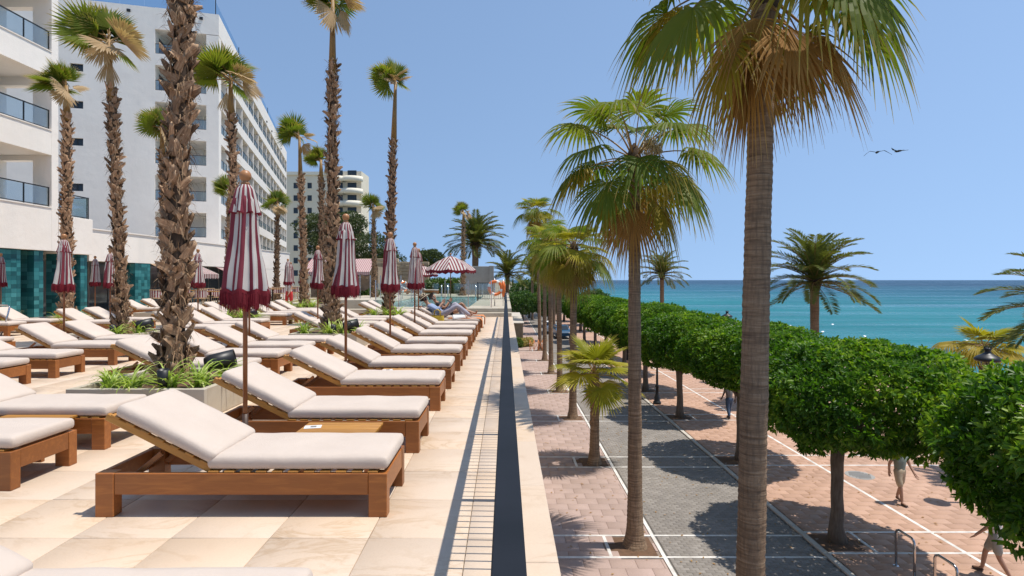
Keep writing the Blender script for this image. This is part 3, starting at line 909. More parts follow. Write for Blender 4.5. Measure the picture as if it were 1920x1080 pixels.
# small awnings on the podium
def awning(name, loc, w, dep, drop, label, rz=0, mat='stripe', n=12, sag=0.0):
    a = thing(name, loc, label, 'awning', rz=rz)
    N = 24; vs = []; st = []
    for i in range(N+1):
        for j in range(2):
            vs.append((-w/2+w*i/N, -dep*j, -drop*j)); st.append(i/N*n)
    for i in range(N+1):
        vs.append((-w/2+w*i/N, -dep-.004, -drop)); st.append(i/N*n)
        vs.append((-w/2+w*i/N, -dep-.004, -drop-.22-.06*abs(math.sin(i*math.pi/3)))); st.append(i/N*n)
    me = bpy.data.meshes.new('canopy')
    f1 = [(2*i, 2*i+2, 2*i+3, 2*i+1) for i in range(N)]
    o2 = 2*(N+1)
    f2 = [(o2+2*i, o2+2*i+2, o2+2*i+3, o2+2*i+1) for i in range(N)]
    me.from_pydata(vs, [], f1+f2); me.materials.append(M[mat]); add_attr(me, 'stripe', st)
    link('canopy', me, a)
    mb = MB()
    for i in range(N):
        za = -drop-.22-.06*abs(math.sin(i*math.pi/3)); zb = -drop-.22-.06*abs(math.sin((i+1)*math.pi/3))
        mb.quad((-w/2+w*i/N, -dep-.006, za), (-w/2+w*(i+1)/N, -dep-.006, zb), (-w/2+w*(i+1)/N, -dep-.006, zb-.05), (-w/2+w*i/N, -dep-.006, za-.05))
    mb.build('trim', M['black'], a)
    for s_ in (-1, 1): MB().tube([(s_*w/2*.97, -.02, -.5), (s_*w/2*.97, -dep, -drop-.02)], .015, 6).build('arm', M['black'], a)
    return a
awning('window_awning', (-18.3, 37.3, 2.4), 3.2, 1.0, 0.45, 'small striped awning over a window of the white podium', R(90))
awning('window_awning', (-18.3, 33.0, 2.4), 2.2, 1.0, 0.45, 'striped awning over the podium window nearest the teal pier', R(90))

# ---- cream apartment block behind
apt = thing('apartment_building', (-54, 138, 0), 'cream apartment block with rounded stacked balconies beyond the hotel', 'building')
hs = []
for k in range(8):
    for u in (2.2, 5.6, 8.6):
        hs.append((u, u+1.1, 2.6+k*3.05, 4.0+k*3.05))
mb = MB()
wall_holes(mb, -4, 11.5, 0, 27.2, hs, lambda u, z, d: (u, d, z), 0.2)
mb.quad((11.5,0,0),(11.5,10,0),(11.5,10,27.2),(11.5,0,27.2)); mb.quad((-4,0,27.2),(11.5,0,27.2),(11.5,10,27.2),(-4,10,27.2))
mb.build('wall', M['cream'], apt)
for (a, b, c, d) in hs:
    w = MB().box(a, b, .15, .19, c, d).build('window', M['window'], apt)
    MB().box(a-.15, b+.15, -.12, -.002, c-.14, c-.02).build('sill', M['cream_light'], w)
MB().box(-4.3, 11.9, -.4, 10, 27.21, 28.0).build('cornice', M['cream_light'], apt)
for k in range(9):
    for (cx, rr) in ((12.6, 2.3), (16.0, 2.6)):
        z = 1.5+k*3.05
        mb = MB(); vs = []; N = 14
        for i in range(N+1):
            a = math.pi*(1.0 + i/N)
            for (r_, zz) in ((rr, z), (rr, z+1.25), (rr-.2, z+1.25), (rr-.2, z)):
                vs.append((cx+r_*math.cos(a), 2.2+r_*math.sin(a)*0.9, zz))
        mb.add(vs, [(i*4+j, (i+1)*4+j, (i+1)*4+(j+1)%4, i*4+(j+1)%4) for i in range(N) for j in range(4)], 0, True)
        vs = [(cx, 2.2, z+.02)] + [(cx+rr*math.cos(math.pi*(1+i/N)), 2.2+.9*rr*math.sin(math.pi*(1+i/N)), z+.02) for i in range(N+1)]
        mb.add(vs, [(0, i+1, i+2) for i in range(N)])
        mb.build('balcony', M['cream_light'], apt)
MB().box(11.51, 18.2, 2.3, 10, 0, 28.6).build('balcony_wall', M['cream'], apt)
for k in range(9):
    for cx in (12.6, 16.0):
        MB().box(cx-1.2, cx+1.0, 2.24, 2.298, 2.9+k*3.05, 4.4+k*3.05).build('window', M['window'], apt)
for i in range(6):
    pass

# ---- old stone wall, stone cottage and concrete block behind the pool
ruin = thing('old_stone_wall', (-12.2, 62, 0), 'high tan ruined stone wall behind the pool', 'wall')
rows = 11
for r_ in range(rows):
    z0 = r_*0.36; x = -3.9 + (0.35 if r_ % 2 else 0)
    while x < 3.6:
        w = rnd.uniform(0.5, 0.95)
        top = 3.95 - 0.25*((x+3.9)/7.5)
        if z0+0.2 < top + rnd.uniform(-.15, .1):
            MB().bevbox(x, min(x+w-.02, 3.75), rnd.uniform(-.06, 0), .6, z0+.01, z0+.35, .03).build('stone', M['ruin'], ruin)
        x += w
MB().box(-3.85, 3.7, .1, .55, 0, 3.5).build('wall_core', M['ruin'], ruin)
cot = thing('stone_cottage', (-13.2, 47, 0), 'rubble stone garden house with an arched barred window', 'house')
mb = MB()
wall_holes(mb, -3.0, 2.6, 0, 2.7, [(-0.55, 0.35, 0.45, 1.5)], lambda u, z, d: (u, d, z), .3)
mb.quad((2.6,0,0),(2.6,4,0),(2.6,4,2.7),(2.6,0,2.7)); mb.build('wall', M['rubble'], cot)
rs_ = random.Random(3)
for i in range(120):
    u, z = rs_.uniform(-2.9, 2.5), rs_.uniform(.05, 2.6)
    if -0.7 < u < 0.5 and 0.35 < z < 1.95: continue
    w, h = rs_.uniform(.12, .3), rs_.uniform(.08, .18)
    MB().bevbox(u-w/2, u+w/2, -rs_.uniform(.02,.06), .02, z-h/2, z+h/2, .02).build('stone', M['rubble'], cot)
wd = MB().box(-0.55, 0.35, .2, .24, .45, 1.5).build('window', M['window'], cot)
mbb = MB()
for i in range(1, 5): mbb.box(-0.55+i*.18-.012, -0.55+i*.18+.012, .1, .13, .45, 1.5)
for i in range(1, 5): mbb.box(-0.55, 0.35, .135, .16, .45+i*.21-.012, .45+i*.21+.012)
mbb.build('grille', M['white_cloth'], wd)
mbb = MB(); 
for i in range(9):
    a = math.pi*i/8
    mbb.bevbox(-.1-.1, .1-.1, -.07, .01, 0, .1, .01, M=Matrix.Translation((0.0-.0+math.cos(a)*.55, 0, 1.5+math.sin(a)*.5)) )
mbb.build('arch_stones', M['rubble'], cot)
awning('terrace_awning', (-13.4, 46.9, 3.35), 5.4, 2.4, 1.1, 'wide faded pink striped awning in front of the stone garden house', 0, 'pink_stripe', 34)
blk = thing('concrete_block', (-2.3, 48, 0.35), 'plain grey concrete block beside the pool end', 'wall')
MB().bevbox(-1.15, 1.15, 0, 2.5, 0, 2.42, .02).build('body', M['concrete'], blk)
MB().bevbox(.9, 1.3, -.15, -.003, 0, 2.46, .02).build('pilaster', M['concrete'], blk)
# ================================================================== VEGETATION
def fan_frond(name, mat, elev, Lp=0.9, Rr=1.2, n=34, spread=250, droop=0.5, seed=0, width=1.0, web=0.5, pet_mat=None, bend=26):
    """fan leaf on its stalk: starts at the origin, grows along +x at the given elevation, hangs towards -z"""
    r = random.Random(seed)
    mb = MB(); tip = []
    e = R(elev); pts = []; p = Vector((0,0,0)); N = 6; ee = e
    bend = R(bend) if elev > -40 else R(bend*.3)
    for i in range(N+1):
        pts.append(p.copy()); ee = e - bend*(i/N)**1.5
        p = p + Vector((math.cos(ee), 0, math.sin(ee)))*(Lp/N)
    mb.tube(pts, [0.022*(1-.5*i/N)*(Rr/1.2)**.5 for i in range(N+1)], 5, 1)
    tip += [0.0]*(len(mb.v)-len(tip))
    hub = pts[-1]
    f = Vector((math.cos(ee), 0, math.sin(ee))); s = Vector((0,1,0)); nn = f.cross(s)*-1
    if nn.z < 0 and elev > -60: nn = -nn
    da = R(spread)/(n-1)
    T = [0.0, 0.22, 0.42, 0.58, 0.72, 0.86, 1.0]
    for i in range(n):
        a = -R(spread)/2 + da*i + r.uniform(-.25,.25)*da
        ca, sa = math.cos(a), math.sin(a)
        L = Rr*(0.70 + 0.30*math.cos(a*0.75))*r.uniform(.93, 1.05)
        d = (f*ca + s*sa + nn*(0.10*abs(sa) - 0.06)).normalized()
        pdir = (s*ca - f*sa).normalized()
        g = droop*r.uniform(.7, 1.4)
        tw = r.uniform(-.2, .2)
        vs = []
        for k, tt in enumerate(T):
            hang = max(0.0, tt-0.30)**1.8 * g * L * 1.9
            shrink = 1 - 0.22*max(0, tt-.4)*min(1.0, g*1.6)
            c = hub + d*(L*tt*shrink) + Vector((0,0,-hang))
            wmax = L*web*math.tan(da/2)*1.02*width
            w = L*tt*math.tan(da/2)*1.02*width if tt < web else max(.0018, wmax*(1-(tt-web)/(1-web))**1.1)
            w = max(w, 0.0015)
            m_ = c + nn*(w*0.55)
            q = pdir*math.cos(tw*tt) + nn*math.sin(tw*tt)
            vs += [c - q*w, m_, c + q*w]
        fs = []
        for k in range(len(T)-1):
            b = 3*k
            fs += [(b, b+1, b+4, b+3), (b+1, b+2, b+5, b+4)]
        mb.add(vs, fs, 0)
        for tt in T: tip += [tt, tt, tt]
    me = mb.mesh(name, [mat, pet_mat or M['petiole']])
    add_attr(me, 'tip', tip)
    return me

ELS = [80, 62, 45, 30, 15, 0, -18, -38, -58]
def frond_set(mat, Lp, Rr, droop, els=ELS, seeds=(1,2), **kw):
    return {e: [fan_frond('frond', mat, e, Lp*(.85 if e > 50 else 1), Rr, droop=droop*(0.55 if e > 55 else 1), seed=sd*31+int(e)+100, **kw) for sd in seeds] for e in els}
FAN_G = frond_set(M['fan_green'], 1.22, 1.12, 0.50, n=34, bend=34, web=.55)
FAN_Y = frond_set(M['fan_yellow'], 1.15, 1.08, 0.6, [15,0,-18,-38,-58], n=34)
FAN_L = frond_set(M['fan_lime'], 0.72, 0.98, 0.14, [80,62,45,30,15,0,-18], n=36, web=.6)
FAN_D = frond_set(M['fan_dead'], 0.80, 1.25, 0.35, [-48,-62,-76], n=26, spread=120, width=1.1, pet_mat=M['fan_dead'])
FAN_T = frond_set(M['fan_green'], 0.34, 0.72, 0.06, [80,62,45,30,15,0,-18], seeds=(1,2,3), n=30, spread=205, web=.62, bend=4)
FAN_TD = frond_set(M['fan_tan'], 0.28, 0.60, 0.12, [45,15,0,-38,-62], n=24, spread=150, width=1.1, web=.75, pet_mat=M['fan_tan'])
FAN_TH = frond_set(M['fan_tan'], 0.10, 0.55, 0.05, [-80], n=16, spread=52, width=1.0, web=.8, pet_mat=M['fan_tan'])
def nearest(d, e): return d[min(d, key=lambda q: abs(q-e))]

def put_frond(name, dct, elev, par, z, az, scale, r, x=0, y=0, roll=0.0):
    me = r.choice(nearest(dct, elev))
    o = link(name, me, par, (x, y, z), (0, 0, az), scale)
    if roll:
        e = R(min(dct, key=lambda q: abs(q-elev)))
        o.rotation_euler = (Matrix.Rotation(az, 3, 'Z') @ Matrix.Rotation(roll, 3, Vector((math.cos(e), 0, math.sin(e))))).to_euler()
    return o

def ringed_trunk(h, r0, r1, lean=(0,0), flare=1.6, seed=0, mat=None, n=20):
    """smooth promenade palm trunk with leaf-scar rings"""
    mb = MB(); vs = []
    steps = int(h/0.055)
    for i in range(steps+1):
        s_ = i/steps; z = h*s_
        rr = (r0 + (r1-r0)*s_)*(1 + (flare-1)*math.exp(-z/0.33))
        rr *= 1 + (0.030 if i % 2 == 0 else -0.018)*(1 if z > .5 else .3) + 0.05*noise.noise((0, 0, z*1.3+seed))
        cx, cy = lean[0]*s_**1.3, lean[1]*s_**1.3
        for k in range(n):
            a = 2*math.pi*k/n
            q = 1 + 0.06*noise.noise((math.cos(a)*1.5, math.sin(a)*1.5, z*2+seed)) + 0.16*math.exp(-z/.35)*noise.noise((math.cos(a)*3, math.sin(a)*3, seed+z*2))
            vs.append((cx+rr*q*math.cos(a), cy+rr*q*math.sin(a), z + 0.02*noise.noise((math.cos(a)*2, math.sin(a)*2, z*6))))
    mb.add(vs, [(i*n+k, i*n+(k+1)%n, (i+1)*n+(k+1)%n, (i+1)*n+k) for i in range(steps) for k in range(n)], 0, True)
    return mb.mesh('trunk', mat or M['bark_ring'])

FAN_LY = {e: FAN_L.get(e, FAN_L[-18]) for e in ELS}
def promenade_palm(x, y, h, scale, label, seed, green=26, yellow=8, dead=12, lean=(0,0), r0=.2, r1=.16, bloom=False, skirt_az=None, far=False):
    r = random.Random(seed)
    t = thing('fan_palm', (x, y, ZP-0.02), label, 'palm tree', 'fan palms in a row beside the service lane')
    link('trunk', ringed_trunk(h, r0, r1, lean, 1.7, seed), t)
    lx, ly = lean
    # crown boss
    prof = [(r1*1.0, -0.5), (r1*1.35, -0.25), (r1*1.5, 0.0), (r1*1.1, .25), (0.02, .42)]
    MB().lathe(prof, 12, (lx, ly, h)).build('crown_base', M['trunk_core'], t)
    ga = 2.39996; az = r.uniform(0, 6.28)
    for i in range(green):
        f_ = (i+.5)/green
        e = 82 - 106*f_**1.05 + r.uniform(-8, 8)
        put_frond('frond', FAN_LY if (far and i % 2) else FAN_G, e, t, h+0.18-.25*f_, az, scale*r.uniform(.86, 1.08)*(.8 if f_ < .15 else 1), r, lx+.08*math.cos(az), ly+.08*math.sin(az)); az += ga
    for i in range(yellow):
        e = r.choice((0, -18, -38, -38, -58))
        put_frond('yellow_frond', FAN_Y, e, t, h-.1, az+r.uniform(-.4,.4), scale*r.uniform(.8, 1.0), r, lx, ly); az += ga
    for i in range(dead):
        a2 = az if skirt_az is None else skirt_az + r.uniform(-1.5, 1.5)
        put_frond('dead_frond', FAN_D, r.choice((-48, -62, -76, -76)), t, h-.2-r.uniform(0,.2), a2, scale*r.uniform(.75, 1.02), r, lx+.05*math.cos(a2), ly+.05*math.sin(a2)); az += ga
    if bloom:
        for b in range(3):
            a = r.uniform(0, 6.28) if b else 0.4
            p0 = Vector((lx, ly, h+.1)); d = Vector((math.cos(a), math.sin(a), 0))
            mb = MB()
            for q in range(110):
                s_ = .35 + .65*r.random()
                c = p0 + d*(s_*.75) + Vector((0, 0, .28*math.sin(s_*2.2) - .55*max(0, s_-.6))) + Vector((r.gauss(0,.055), r.gauss(0,.055), r.gauss(0,.09)))
                mb.tube([c, c+Vector((r.gauss(0,.03), r.gauss(0,.03), -r.uniform(.05,.16)))], [.012,.006], 4)
            mb.build('blossom', M['bloom'], t)
    return t

palm_lab = ['tall fan palm in front whose crown leaves the top of the picture', 'fan palm with blossom and a brown skirt, second from the camera on the lane',
 None, 'fan palm just behind the small yellow green palm on the lane side', 'fourth grown fan palm from the camera on the lane side', 'fifth grown fan palm from the camera on the lane side',
 'sixth grown fan palm from the camera on the lane side', 'farthest tall fan palm rising above the other lane palms']
XP = 3.26
spec = {0: (10.85, 1.04, 18, 6, 8, (0.23, 0.0), .19, .155, False), 1: (9.75, 1.2, 20, 6, 4, (-0.02, 0), .185, .13, True), 3: (8.2, 1.12, 20, 14, 10, (.05,0), .175, .15, False),
        4: (8.7, 1.12, 20, 14, 8, (-.1,0), .17, .14, False), 5: (9.6, 1.12, 20, 14, 8, (-.1,0), .17, .14, False), 6: (9.9, 1.12, 20, 10, 6, (0,.1), .17, .13, False), 7: (13.2, 1.2, 20, 6, 5, (-.3,0), .17, .12, False)}
for k, sp in spec.items():
    promenade_palm(XP + (0.0 if k else 0.02), PALM_Y[k], sp[0], sp[1], palm_lab[k], 40+k, sp[2], sp[3], sp[4], sp[5], sp[6], sp[7], sp[8], None, k > 2)
promenade_palm(4.3, 62, 8.6, 1.1, 'distant fan palm at the bend of the service lane', 60, 22, 9, 8)
promenade_palm(6.0, 70, 8.2, 1.1, 'distant fan palm beyond the bend, right of the lane', 61, 22, 9, 8)

# ---- leaf-base boots on rough trunks
def boot_mesh(seed, W=0.17, L=0.34, core_r=0.2):
    r = random.Random(seed)
    mb = MB(); vs = []; tip = []
    NU, NV = 4, 5
    out = r.uniform(.015, .065); curl = r.uniform(-.03, .03); cut = r.uniform(-.35, .35)
    for j in range(NV+1):
        v = j/NV
        hw = W/2*(1.0 - .5*v + .12*math.sin(v*5+seed))*(1 if j < NV else .8)
        for i in range(NU+1):
            u = -1 + 2*i/NU
            x = 0.012 + out*v**1.4 + curl*(u*u) - (u*hw)**2/(2*core_r) + 0.012*(1-u*u)
            z = L*v + (cut*u*.09*v if j == NV else 0) + (r.uniform(-.03,.03) if j == NV else 0)
            vs.append((x, u*hw, z)); tip.append(v)
    f = [(j*(NU+1)+i, j*(NU+1)+i+1, (j+1)*(NU+1)+i+1, (j+1)*(NU+1)+i) for j in range(NV) for i in range(NU)]
    # inner skin, so that the boot has thickness
    b = len(vs)
    for (x, y, z), tt in zip(list(vs), list(tip)):
        vs.append((x-.016-.006*(1-tt), y*.94, z-.004)); tip.append(tt)
    f += [tuple(reversed([q+b for q in ff])) for ff in f]
    row = NV*(NU+1)
    f += [(row+i, row+i+1, b+row+i+1, b+row+i) for i in range(NU)]
    mb.add(vs, f, 0, True)
    me = mb.mesh('leaf_base', M['boot']); add_attr(me, 'tip', tip)
    return me, np.array(vs), f, tip
BOOTS = [boot_mesh(i) for i in range(9)]

def rough_palm(x, y, z0, h, r0, r1, label, seed, singles=0, crown=1.0, lean=(0,0), neck=1.1, vis=None, green=9, tan=4, bias=2.6, kid=1.0, hang=1):
    """transplanted terrace palm: shaggy trunk of old leaf bases, bare neck, tied-up tuft"""
    r = random.Random(seed)
    t = thing('terrace_palm', (x, y, z0), label, 'palm tree', 'shaggy trunked palms on the terrace')
    ht = h - neck
    def cen(z): 
        s_ = max(0, z/h); return lean[0]*s_**1.2, lean[1]*s_**1.2
    def rad(z): return (r0 + (r1-r0)*min(1, max(0,z)/ht)**.7) + .07*math.exp(-max(0,z)/.3)
    pts = []; rs_ = []
    n_ = 18
    for i in range(n_+1):
        z = ht*i/n_; cx, cy = cen(z); pts.append((cx, cy, z-.05)); rs_.append(rad(z)*.80)
    MB().tube(pts, rs_, 14).build('trunk', M['trunk_core'], t)
    # boots in spirals
    spec_ = []
    step = 0.098/kid*.9; z = 0.0; ang = 0
    while z < ht:
        rr = rad(z)
        per = max(6, int(2*math.pi*rr/(0.155*kid)))
        for k in range(per):
            a = ang + 2*math.pi*k/per + r.uniform(-.16,.16)
            spec_.append((z + r.uniform(-.06,.06), a))
        ang += math.pi/per + .3; z += step*1.25
    cx0, cy0 = -x, -y
    toward = math.atan2(cy0, cx0)       # side that faces the walkway end of the terrace
    def facing(a): return math.cos(a - toward)
    order = sorted(range(len(spec_)), key=lambda i: (0 if (facing(spec_[i][1]) > -.15 and (vis is None or spec_[i][0]+z0 < vis)) else 1, spec_[i][0]))
    chosen = set(order[:singles])
    VV = []; FF = []; TT = []; b = 0
    for i, (z, a) in enumerate(spec_):
        me, V, F, tp = BOOTS[r.randrange(len(BOOTS))]
        cx, cy = cen(z); rr = rad(z)*.80
        sc = kid*(0.60 + .42*rr/.25)*r.uniform(.8, 1.2)
        tilt = r.choice((-1,1))*r.uniform(.05, 1.15); leanout = r.uniform(-.08, .08)
        Mx = Matrix.Translation((cx + rr*math.cos(a), cy + rr*math.sin(a), z)) @ Matrix.Rotation(a, 4, 'Z') @ Matrix.Rotation(tilt, 4, 'X') @ Matrix.Rotation(leanout, 4, 'Y') @ Matrix.Diagonal((sc, sc, sc*.9, 1))
        if i in chosen:
            o = link('leaf_base', me, t); o.matrix_local = Mx
        else:
            A = np.array(Mx)
            VV.append(V @ A[:3,:3].T + A[:3,3]); FF.append(np.array(F) + b); TT.append(tp); b += len(V)
    if VV:
        me = np_mesh('leaf_bases', np.concatenate(VV), np.concatenate(FF), M['boot'], True, {'tip': np.concatenate(TT)})
        o = link('leaf_bases', me, t); o['kind'] = 'stuff'
    # loose fibre
    fv = []; ff = []
    for i in range(int(800*ht/5*(1.6 if singles else .6))):
        z = r.uniform(.05, ht); a = r.uniform(0, 6.28); rr = rad(z)*.98; cx, cy = cen(z)
        p = Vector((cx+rr*math.cos(a), cy+rr*math.sin(a), z)); d = Vector((math.cos(a)*r.uniform(.1,1), math.sin(a)*r.uniform(.1,1), r.uniform(-1,.8))).normalized()
        L = r.uniform(.06, .26)*kid; s_ = Vector((-math.sin(a), math.cos(a), 0)); w = r.uniform(.0015,.008)
        q = p + d*L*.6 + s_*r.uniform(-.04,.04); e_ = q + d*L*.4 + Vector((0,0,-L*.35))
        b = len(fv); fv += [p-s_*w, p+s_*w, q+s_*w, q-s_*w, e_, e_]
        ff += [(b, b+1, b+2, b+3), (b+3, b+2, b+4, b+5)]
    o = link('fibre', np_mesh('fibre', fv, ff, M['fibre']), t); o['kind'] = 'stuff'
    # bare neck of bundled stalks
    cx, cy = cen(ht); tx, ty = cen(h)
    for k in range(9):
        a = 2*math.pi*k/9 + r.uniform(-.2,.2); rr = r1*.72
        MB().tube([(cx+rr*math.cos(a), cy+rr*math.sin(a), ht-.25), ((cx+tx)/2+rr*.62*math.cos(a+.2), (cy+ty)/2+rr*.62*math.sin(a+.2), (ht+h)/2), (tx+rr*.35*math.cos(a+.4), ty+rr*.35*math.sin(a+.4), h+.05)], [rr*.42, rr*.36, rr*.26], 6).build('stalk', M['petiole'], t)
    az = bias
    for i in range(green):
        f_ = (i+.5)/green
        az = bias + (r.uniform(-1, 1))*(.6 + 1.2*f_)
        put_frond('frond', FAN_T, 86-88*f_+r.uniform(-8,8), t, h+r.uniform(-.1,.15), az, crown*r.uniform(.8,1.12)*(1.0 if f_ > .25 else .85), r, tx, ty, r.uniform(-1.2, 1.2))
    for i in range(tan):
        az = bias + math.pi + r.uniform(-1.2, 1.2)
        put_frond('dry_frond', FAN_TD, r.choice((45, 15, 0, -38)), t, h-.05+r.uniform(-.15,.1), az, crown*r.uniform(.75,1.05), r, tx, ty, r.uniform(-.9, .9))
    for i in range(hang):
        put_frond('dry_frond', FAN_TH, -80, t, h-.35-.3*i, r.uniform(0,6.28), crown, r, (cx+tx)/2+r.uniform(-.1,.1), (cy+ty)/2-.1)
    return t

PZ = 0.33
# x, y, h, r0, r1, singles, lean, green, tan, label
W_ = math.pi
TPALMS = [
 (-4.23, 7.2, 9.2, .155, .088, 290, (0.25, 0.0), 1.0, 'thickest shaggy palm trunk in the nearest stone planter', 1.1, None, .42),
 (-4.24, 13.8, 8.15, .17, .095, 250, (0.02, 0), 1.1, 'tall shaggy palm in the second planter of the walkway side', 1.6, None, 1.0),
 (-9.3, 13.7, 7.05, .14, .09, 160, (-.32, 0), 1.15, 'shaggy palm with a wide green and tan tuft before the blank white wall', 1.2, None, 1),
 (-14.75, 19.0, 7.75, .2, .125, 0, (0, 0), 1.1, 'shaggy palm close to the near hotel wing', .9, None, 1),
 (-9.0, 18.9, 8.0, .18, .11, 0, (-.2, 0), 1.25, 'shaggy palm behind the nearest umbrella with a hanging tan fan', 1.2, None, 1),
 (-4.2, 20.3, 8.35, .19, .11, 0, (.25, 0), 1.0, 'shaggy palm in the third walkway planter, tuft leaning left against the sky', 2.0, None, 1),
 (-9.35, 26.3, 7.9, .20, .11, 0, (-.25, 0), 1.15, 'slim shaggy palm in front of the cream apartment block', 1.7, None, 1),
 (-14.6, 36, 6.1, .19, .11, 0, (.1, 0), 1.2, 'shorter shaggy palm at the far end of the white podium', .7, None, 1),
 (-13.3, 22.2, 7.2, .16, .11, 0, (-.2, 0), 1.0, 'shaggy palm half hidden behind the thickest trunk', .9, None, 1),
 (-9.7, 30, 7.6, .2, .13, 0, (-.1, 0), .95, 'shaggy palm half hidden behind the second walkway palm', .9, None, 1),
 (-9.5, 41, 6.6, .19, .13, 0, (-.1, 0), 1.1, 'thin shaggy palm between two closed umbrellas near the stone wall', 1.0, None, 1),
 (-3.4, 45, 6.7, .2, .13, 0, (.05, 0), 1.0, 'thin shaggy palm at the far end of the pool', .8, None, 1),
 (-15.4, 31.5, 6.2, .2, .14, 0, (0, 0), 1.0, 'low shaggy palm peeping out beside the nearest umbrella top', .7, None, 1)]
for i, (x, y, h, r0, r1, sing, lean, cr, lab, neck, vis, _) in enumerate(TPALMS):
    z0 = PZ if i not in (7, 10, 11) else .33
    rough_palm(x, y, z0, h, r0, r1, lab, 100+i, sing, cr, lean, neck, 5.6 if i == 0 else None, green=17, tan=4 if i not in (3,) else 3, bias=2.7+.4*math.sin(i*2.3), kid=.92 if i == 0 else .85, hang=1 if i in (2, 4) else 0)

# ---- young lime palm on the lane
yp = thing('young_fan_palm', (XP-.02, PALM_Y[2]-.2, ZP-.02), 'small yellow green fan palm with spread leaves on the lane side', 'palm tree')
link('trunk', ringed_trunk(3.35, .175, .15, (.02, 0), 1.5, 9, M['bark_ring']), yp)
r = random.Random(9)
VV = []; FF = []; TT = []; b = 0
for z, a in [(0.9+i*.042, i*2.4) for i in range(58)]:
    me, V, F, tp = BOOTS[r.randrange(9)]
    rr = .125
    Mx = Matrix.Translation((rr*math.cos(a), rr*math.sin(a), z)) @ Matrix.Rotation(a, 4, 'Z') @ Matrix.Rotation(r.uniform(-.5,.5), 4, 'X') @ Matrix.Scale(.62, 4)
    A = np.array(Mx); VV.append(V @ A[:3,:3].T + A[:3,3]); FF.append(np.array(F)+b); TT.append(tp); b += len(V)
o = link('leaf_bases', np_mesh('leaf_bases', np.concatenate(VV), np.concatenate(FF), M['boot'], True, {'tip': np.concatenate(TT)}), yp); o['kind'] = 'stuff'
az = 0.3
for i in range(17):
    f_ = i/16
    put_frond('frond', FAN_L, 86-104*f_**1.1+r.uniform(-5,5), yp, 3.35-.12*f_, az, (1.16 if f_ > .3 else 1.05)*r.uniform(.92,1.06), r); az += 2.4
for i in range(5):
    put_frond('dead_frond', FAN_D, -76, yp, 3.2, i*1.3+.5, .5, r)

# ---- date palms
def date_frond(elev, L=2.7, seed=0, npair=56):
    r = random.Random(seed); mb = MB(); tip = []
    p = Vector((0,0,0)); pts = []; tans = []; N = 14
    for i in range(N+1):
        s_ = i/N; e = R(elev) - R(62 if elev > -10 else 30)*s_**1.5
        t_ = Vector((math.cos(e), 0, math.sin(e))); pts.append(p.copy()); tans.append(t_); p = p + t_*(L/N)
    mb.tube(pts, [.026*(1-.8*i/N) for i in range(N+1)], 4, 1); tip += [0.0]*len(mb.v)
    for j in range(npair):
        s_ = .1 + .9*(j/(npair-1)); q = s_*N; i0 = min(int(q), N-1); fr = q-i0
        c = pts[i0].lerp(pts[i0+1], fr); t_ = tans[i0].lerp(tans[min(i0+1, N)], fr).normalized()
        up = Vector((-t_.z, 0, t_.x))
        Ll = .60*math.sin(math.pi*(.14+.80*s_))**.6*r.uniform(.85, 1.1)
        for sg in (-1, 1):
            d = (t_*.75 + Vector((0, sg, 0))*.85 + up*r.uniform(.15,.5)).normalized()
            w = .026
            sd = d.cross(up).normalized()
            mid = c + d*Ll*.5; end = c + d*Ll + Vector((0,0,-.10*Ll))
            mb.add([c, mid - sd*w, end, mid + sd*w + up*.008], [(0,1,2,3)], 0)
            tip += [s_*.8, s_*.8, s_*.9, s_*.8]
    me = mb.mesh('frond', [M['date_green'], M['petiole']]); add_attr(me, 'tip', tip); return me
DATE = {e: [date_frond(e, seed=sd*7+e+200) for sd in (1, 2)] for e in (82, 66, 50, 34, 18, 2, -16, -34)}
def date_palm(x, y, zb, h, scale, label, seed, n=46, rt=.2):
    r = random.Random(seed)
    t = thing('date_palm', (x, y, zb), label, 'palm tree', 'feather leaved date palms')
    link('trunk', ringed_trunk(h, rt, rt*1.1, (0,0), 1.2, seed, M['bark_ring'], 14), t)
    MB().lathe([(rt*1.1,-.6),(rt*1.7,-.2),(rt*1.6,.1),(.03,.4)], 12, (0,0,h)).build('crown_base', M['trunk_core'], t)
    az = 0
    for i in range(n):
        f_ = (i+.5)/n
        link('frond', r.choice(nearest(DATE, 85-96*f_+r.uniform(-6,6))), t, (0,0,h+.1-.3*f_), (0,0,az), scale*r.uniform(.88,1.1)); az += 2.39996
    return t
date_palm(16.4, 30, ZP-.3, 7.0, 1.12, 'large date palm standing against the sea right of the tall trunk', 1, 50)
date_palm(16.6, 60, ZP-.3, 7.6, 1.08, 'smaller looking date palm by the sea left of the tall trunk', 2, 40)
date_palm(18.9, 18.4, ZP-.3, 6.0, 1.0, 'date palm at the right edge showing only frond ends', 3, 44)
date_palm(-3.0, 56, 0, 5.3, 1.25, 'dark bushy date palm behind the grey block', 4, 64, .3)
date_palm(0.2, 66, -.3, 2.6, 1.15, 'date palm at the far end of the handrail', 5, 40)
date_palm(4.5, 95, ZP, 8.0, 1.2, 'distant date palm behind the lane palms', 6, 40)
date_palm(8.5, 105, ZP, 7.5, 1.2, 'farthest date palm beside the distant trees', 7, 40)
wp = thing('low_fan_palm', (22.0, 26, ZP-.6), 'yellowish low fan palm on the beach side behind the street lamp', 'palm tree')
link('trunk', ringed_trunk(4.2, .2, .18, (0,0), 1.3, 5), wp)
r = random.Random(77); az = .2
for i in range(18):
    put_frond('frond', FAN_L if i % 3 else FAN_Y, 80-100*(i/17), wp, 4.2, az, 1.15, r); az += 2.4
wp2 = thing('low_fan_palm', (19.3, 25, ZP-.6), 'small fan palm tuft just above the hedge left of the street lamp', 'palm tree')
link('trunk', ringed_trunk(3.0, .18, .16, (0,0), 1.3, 6), wp2)
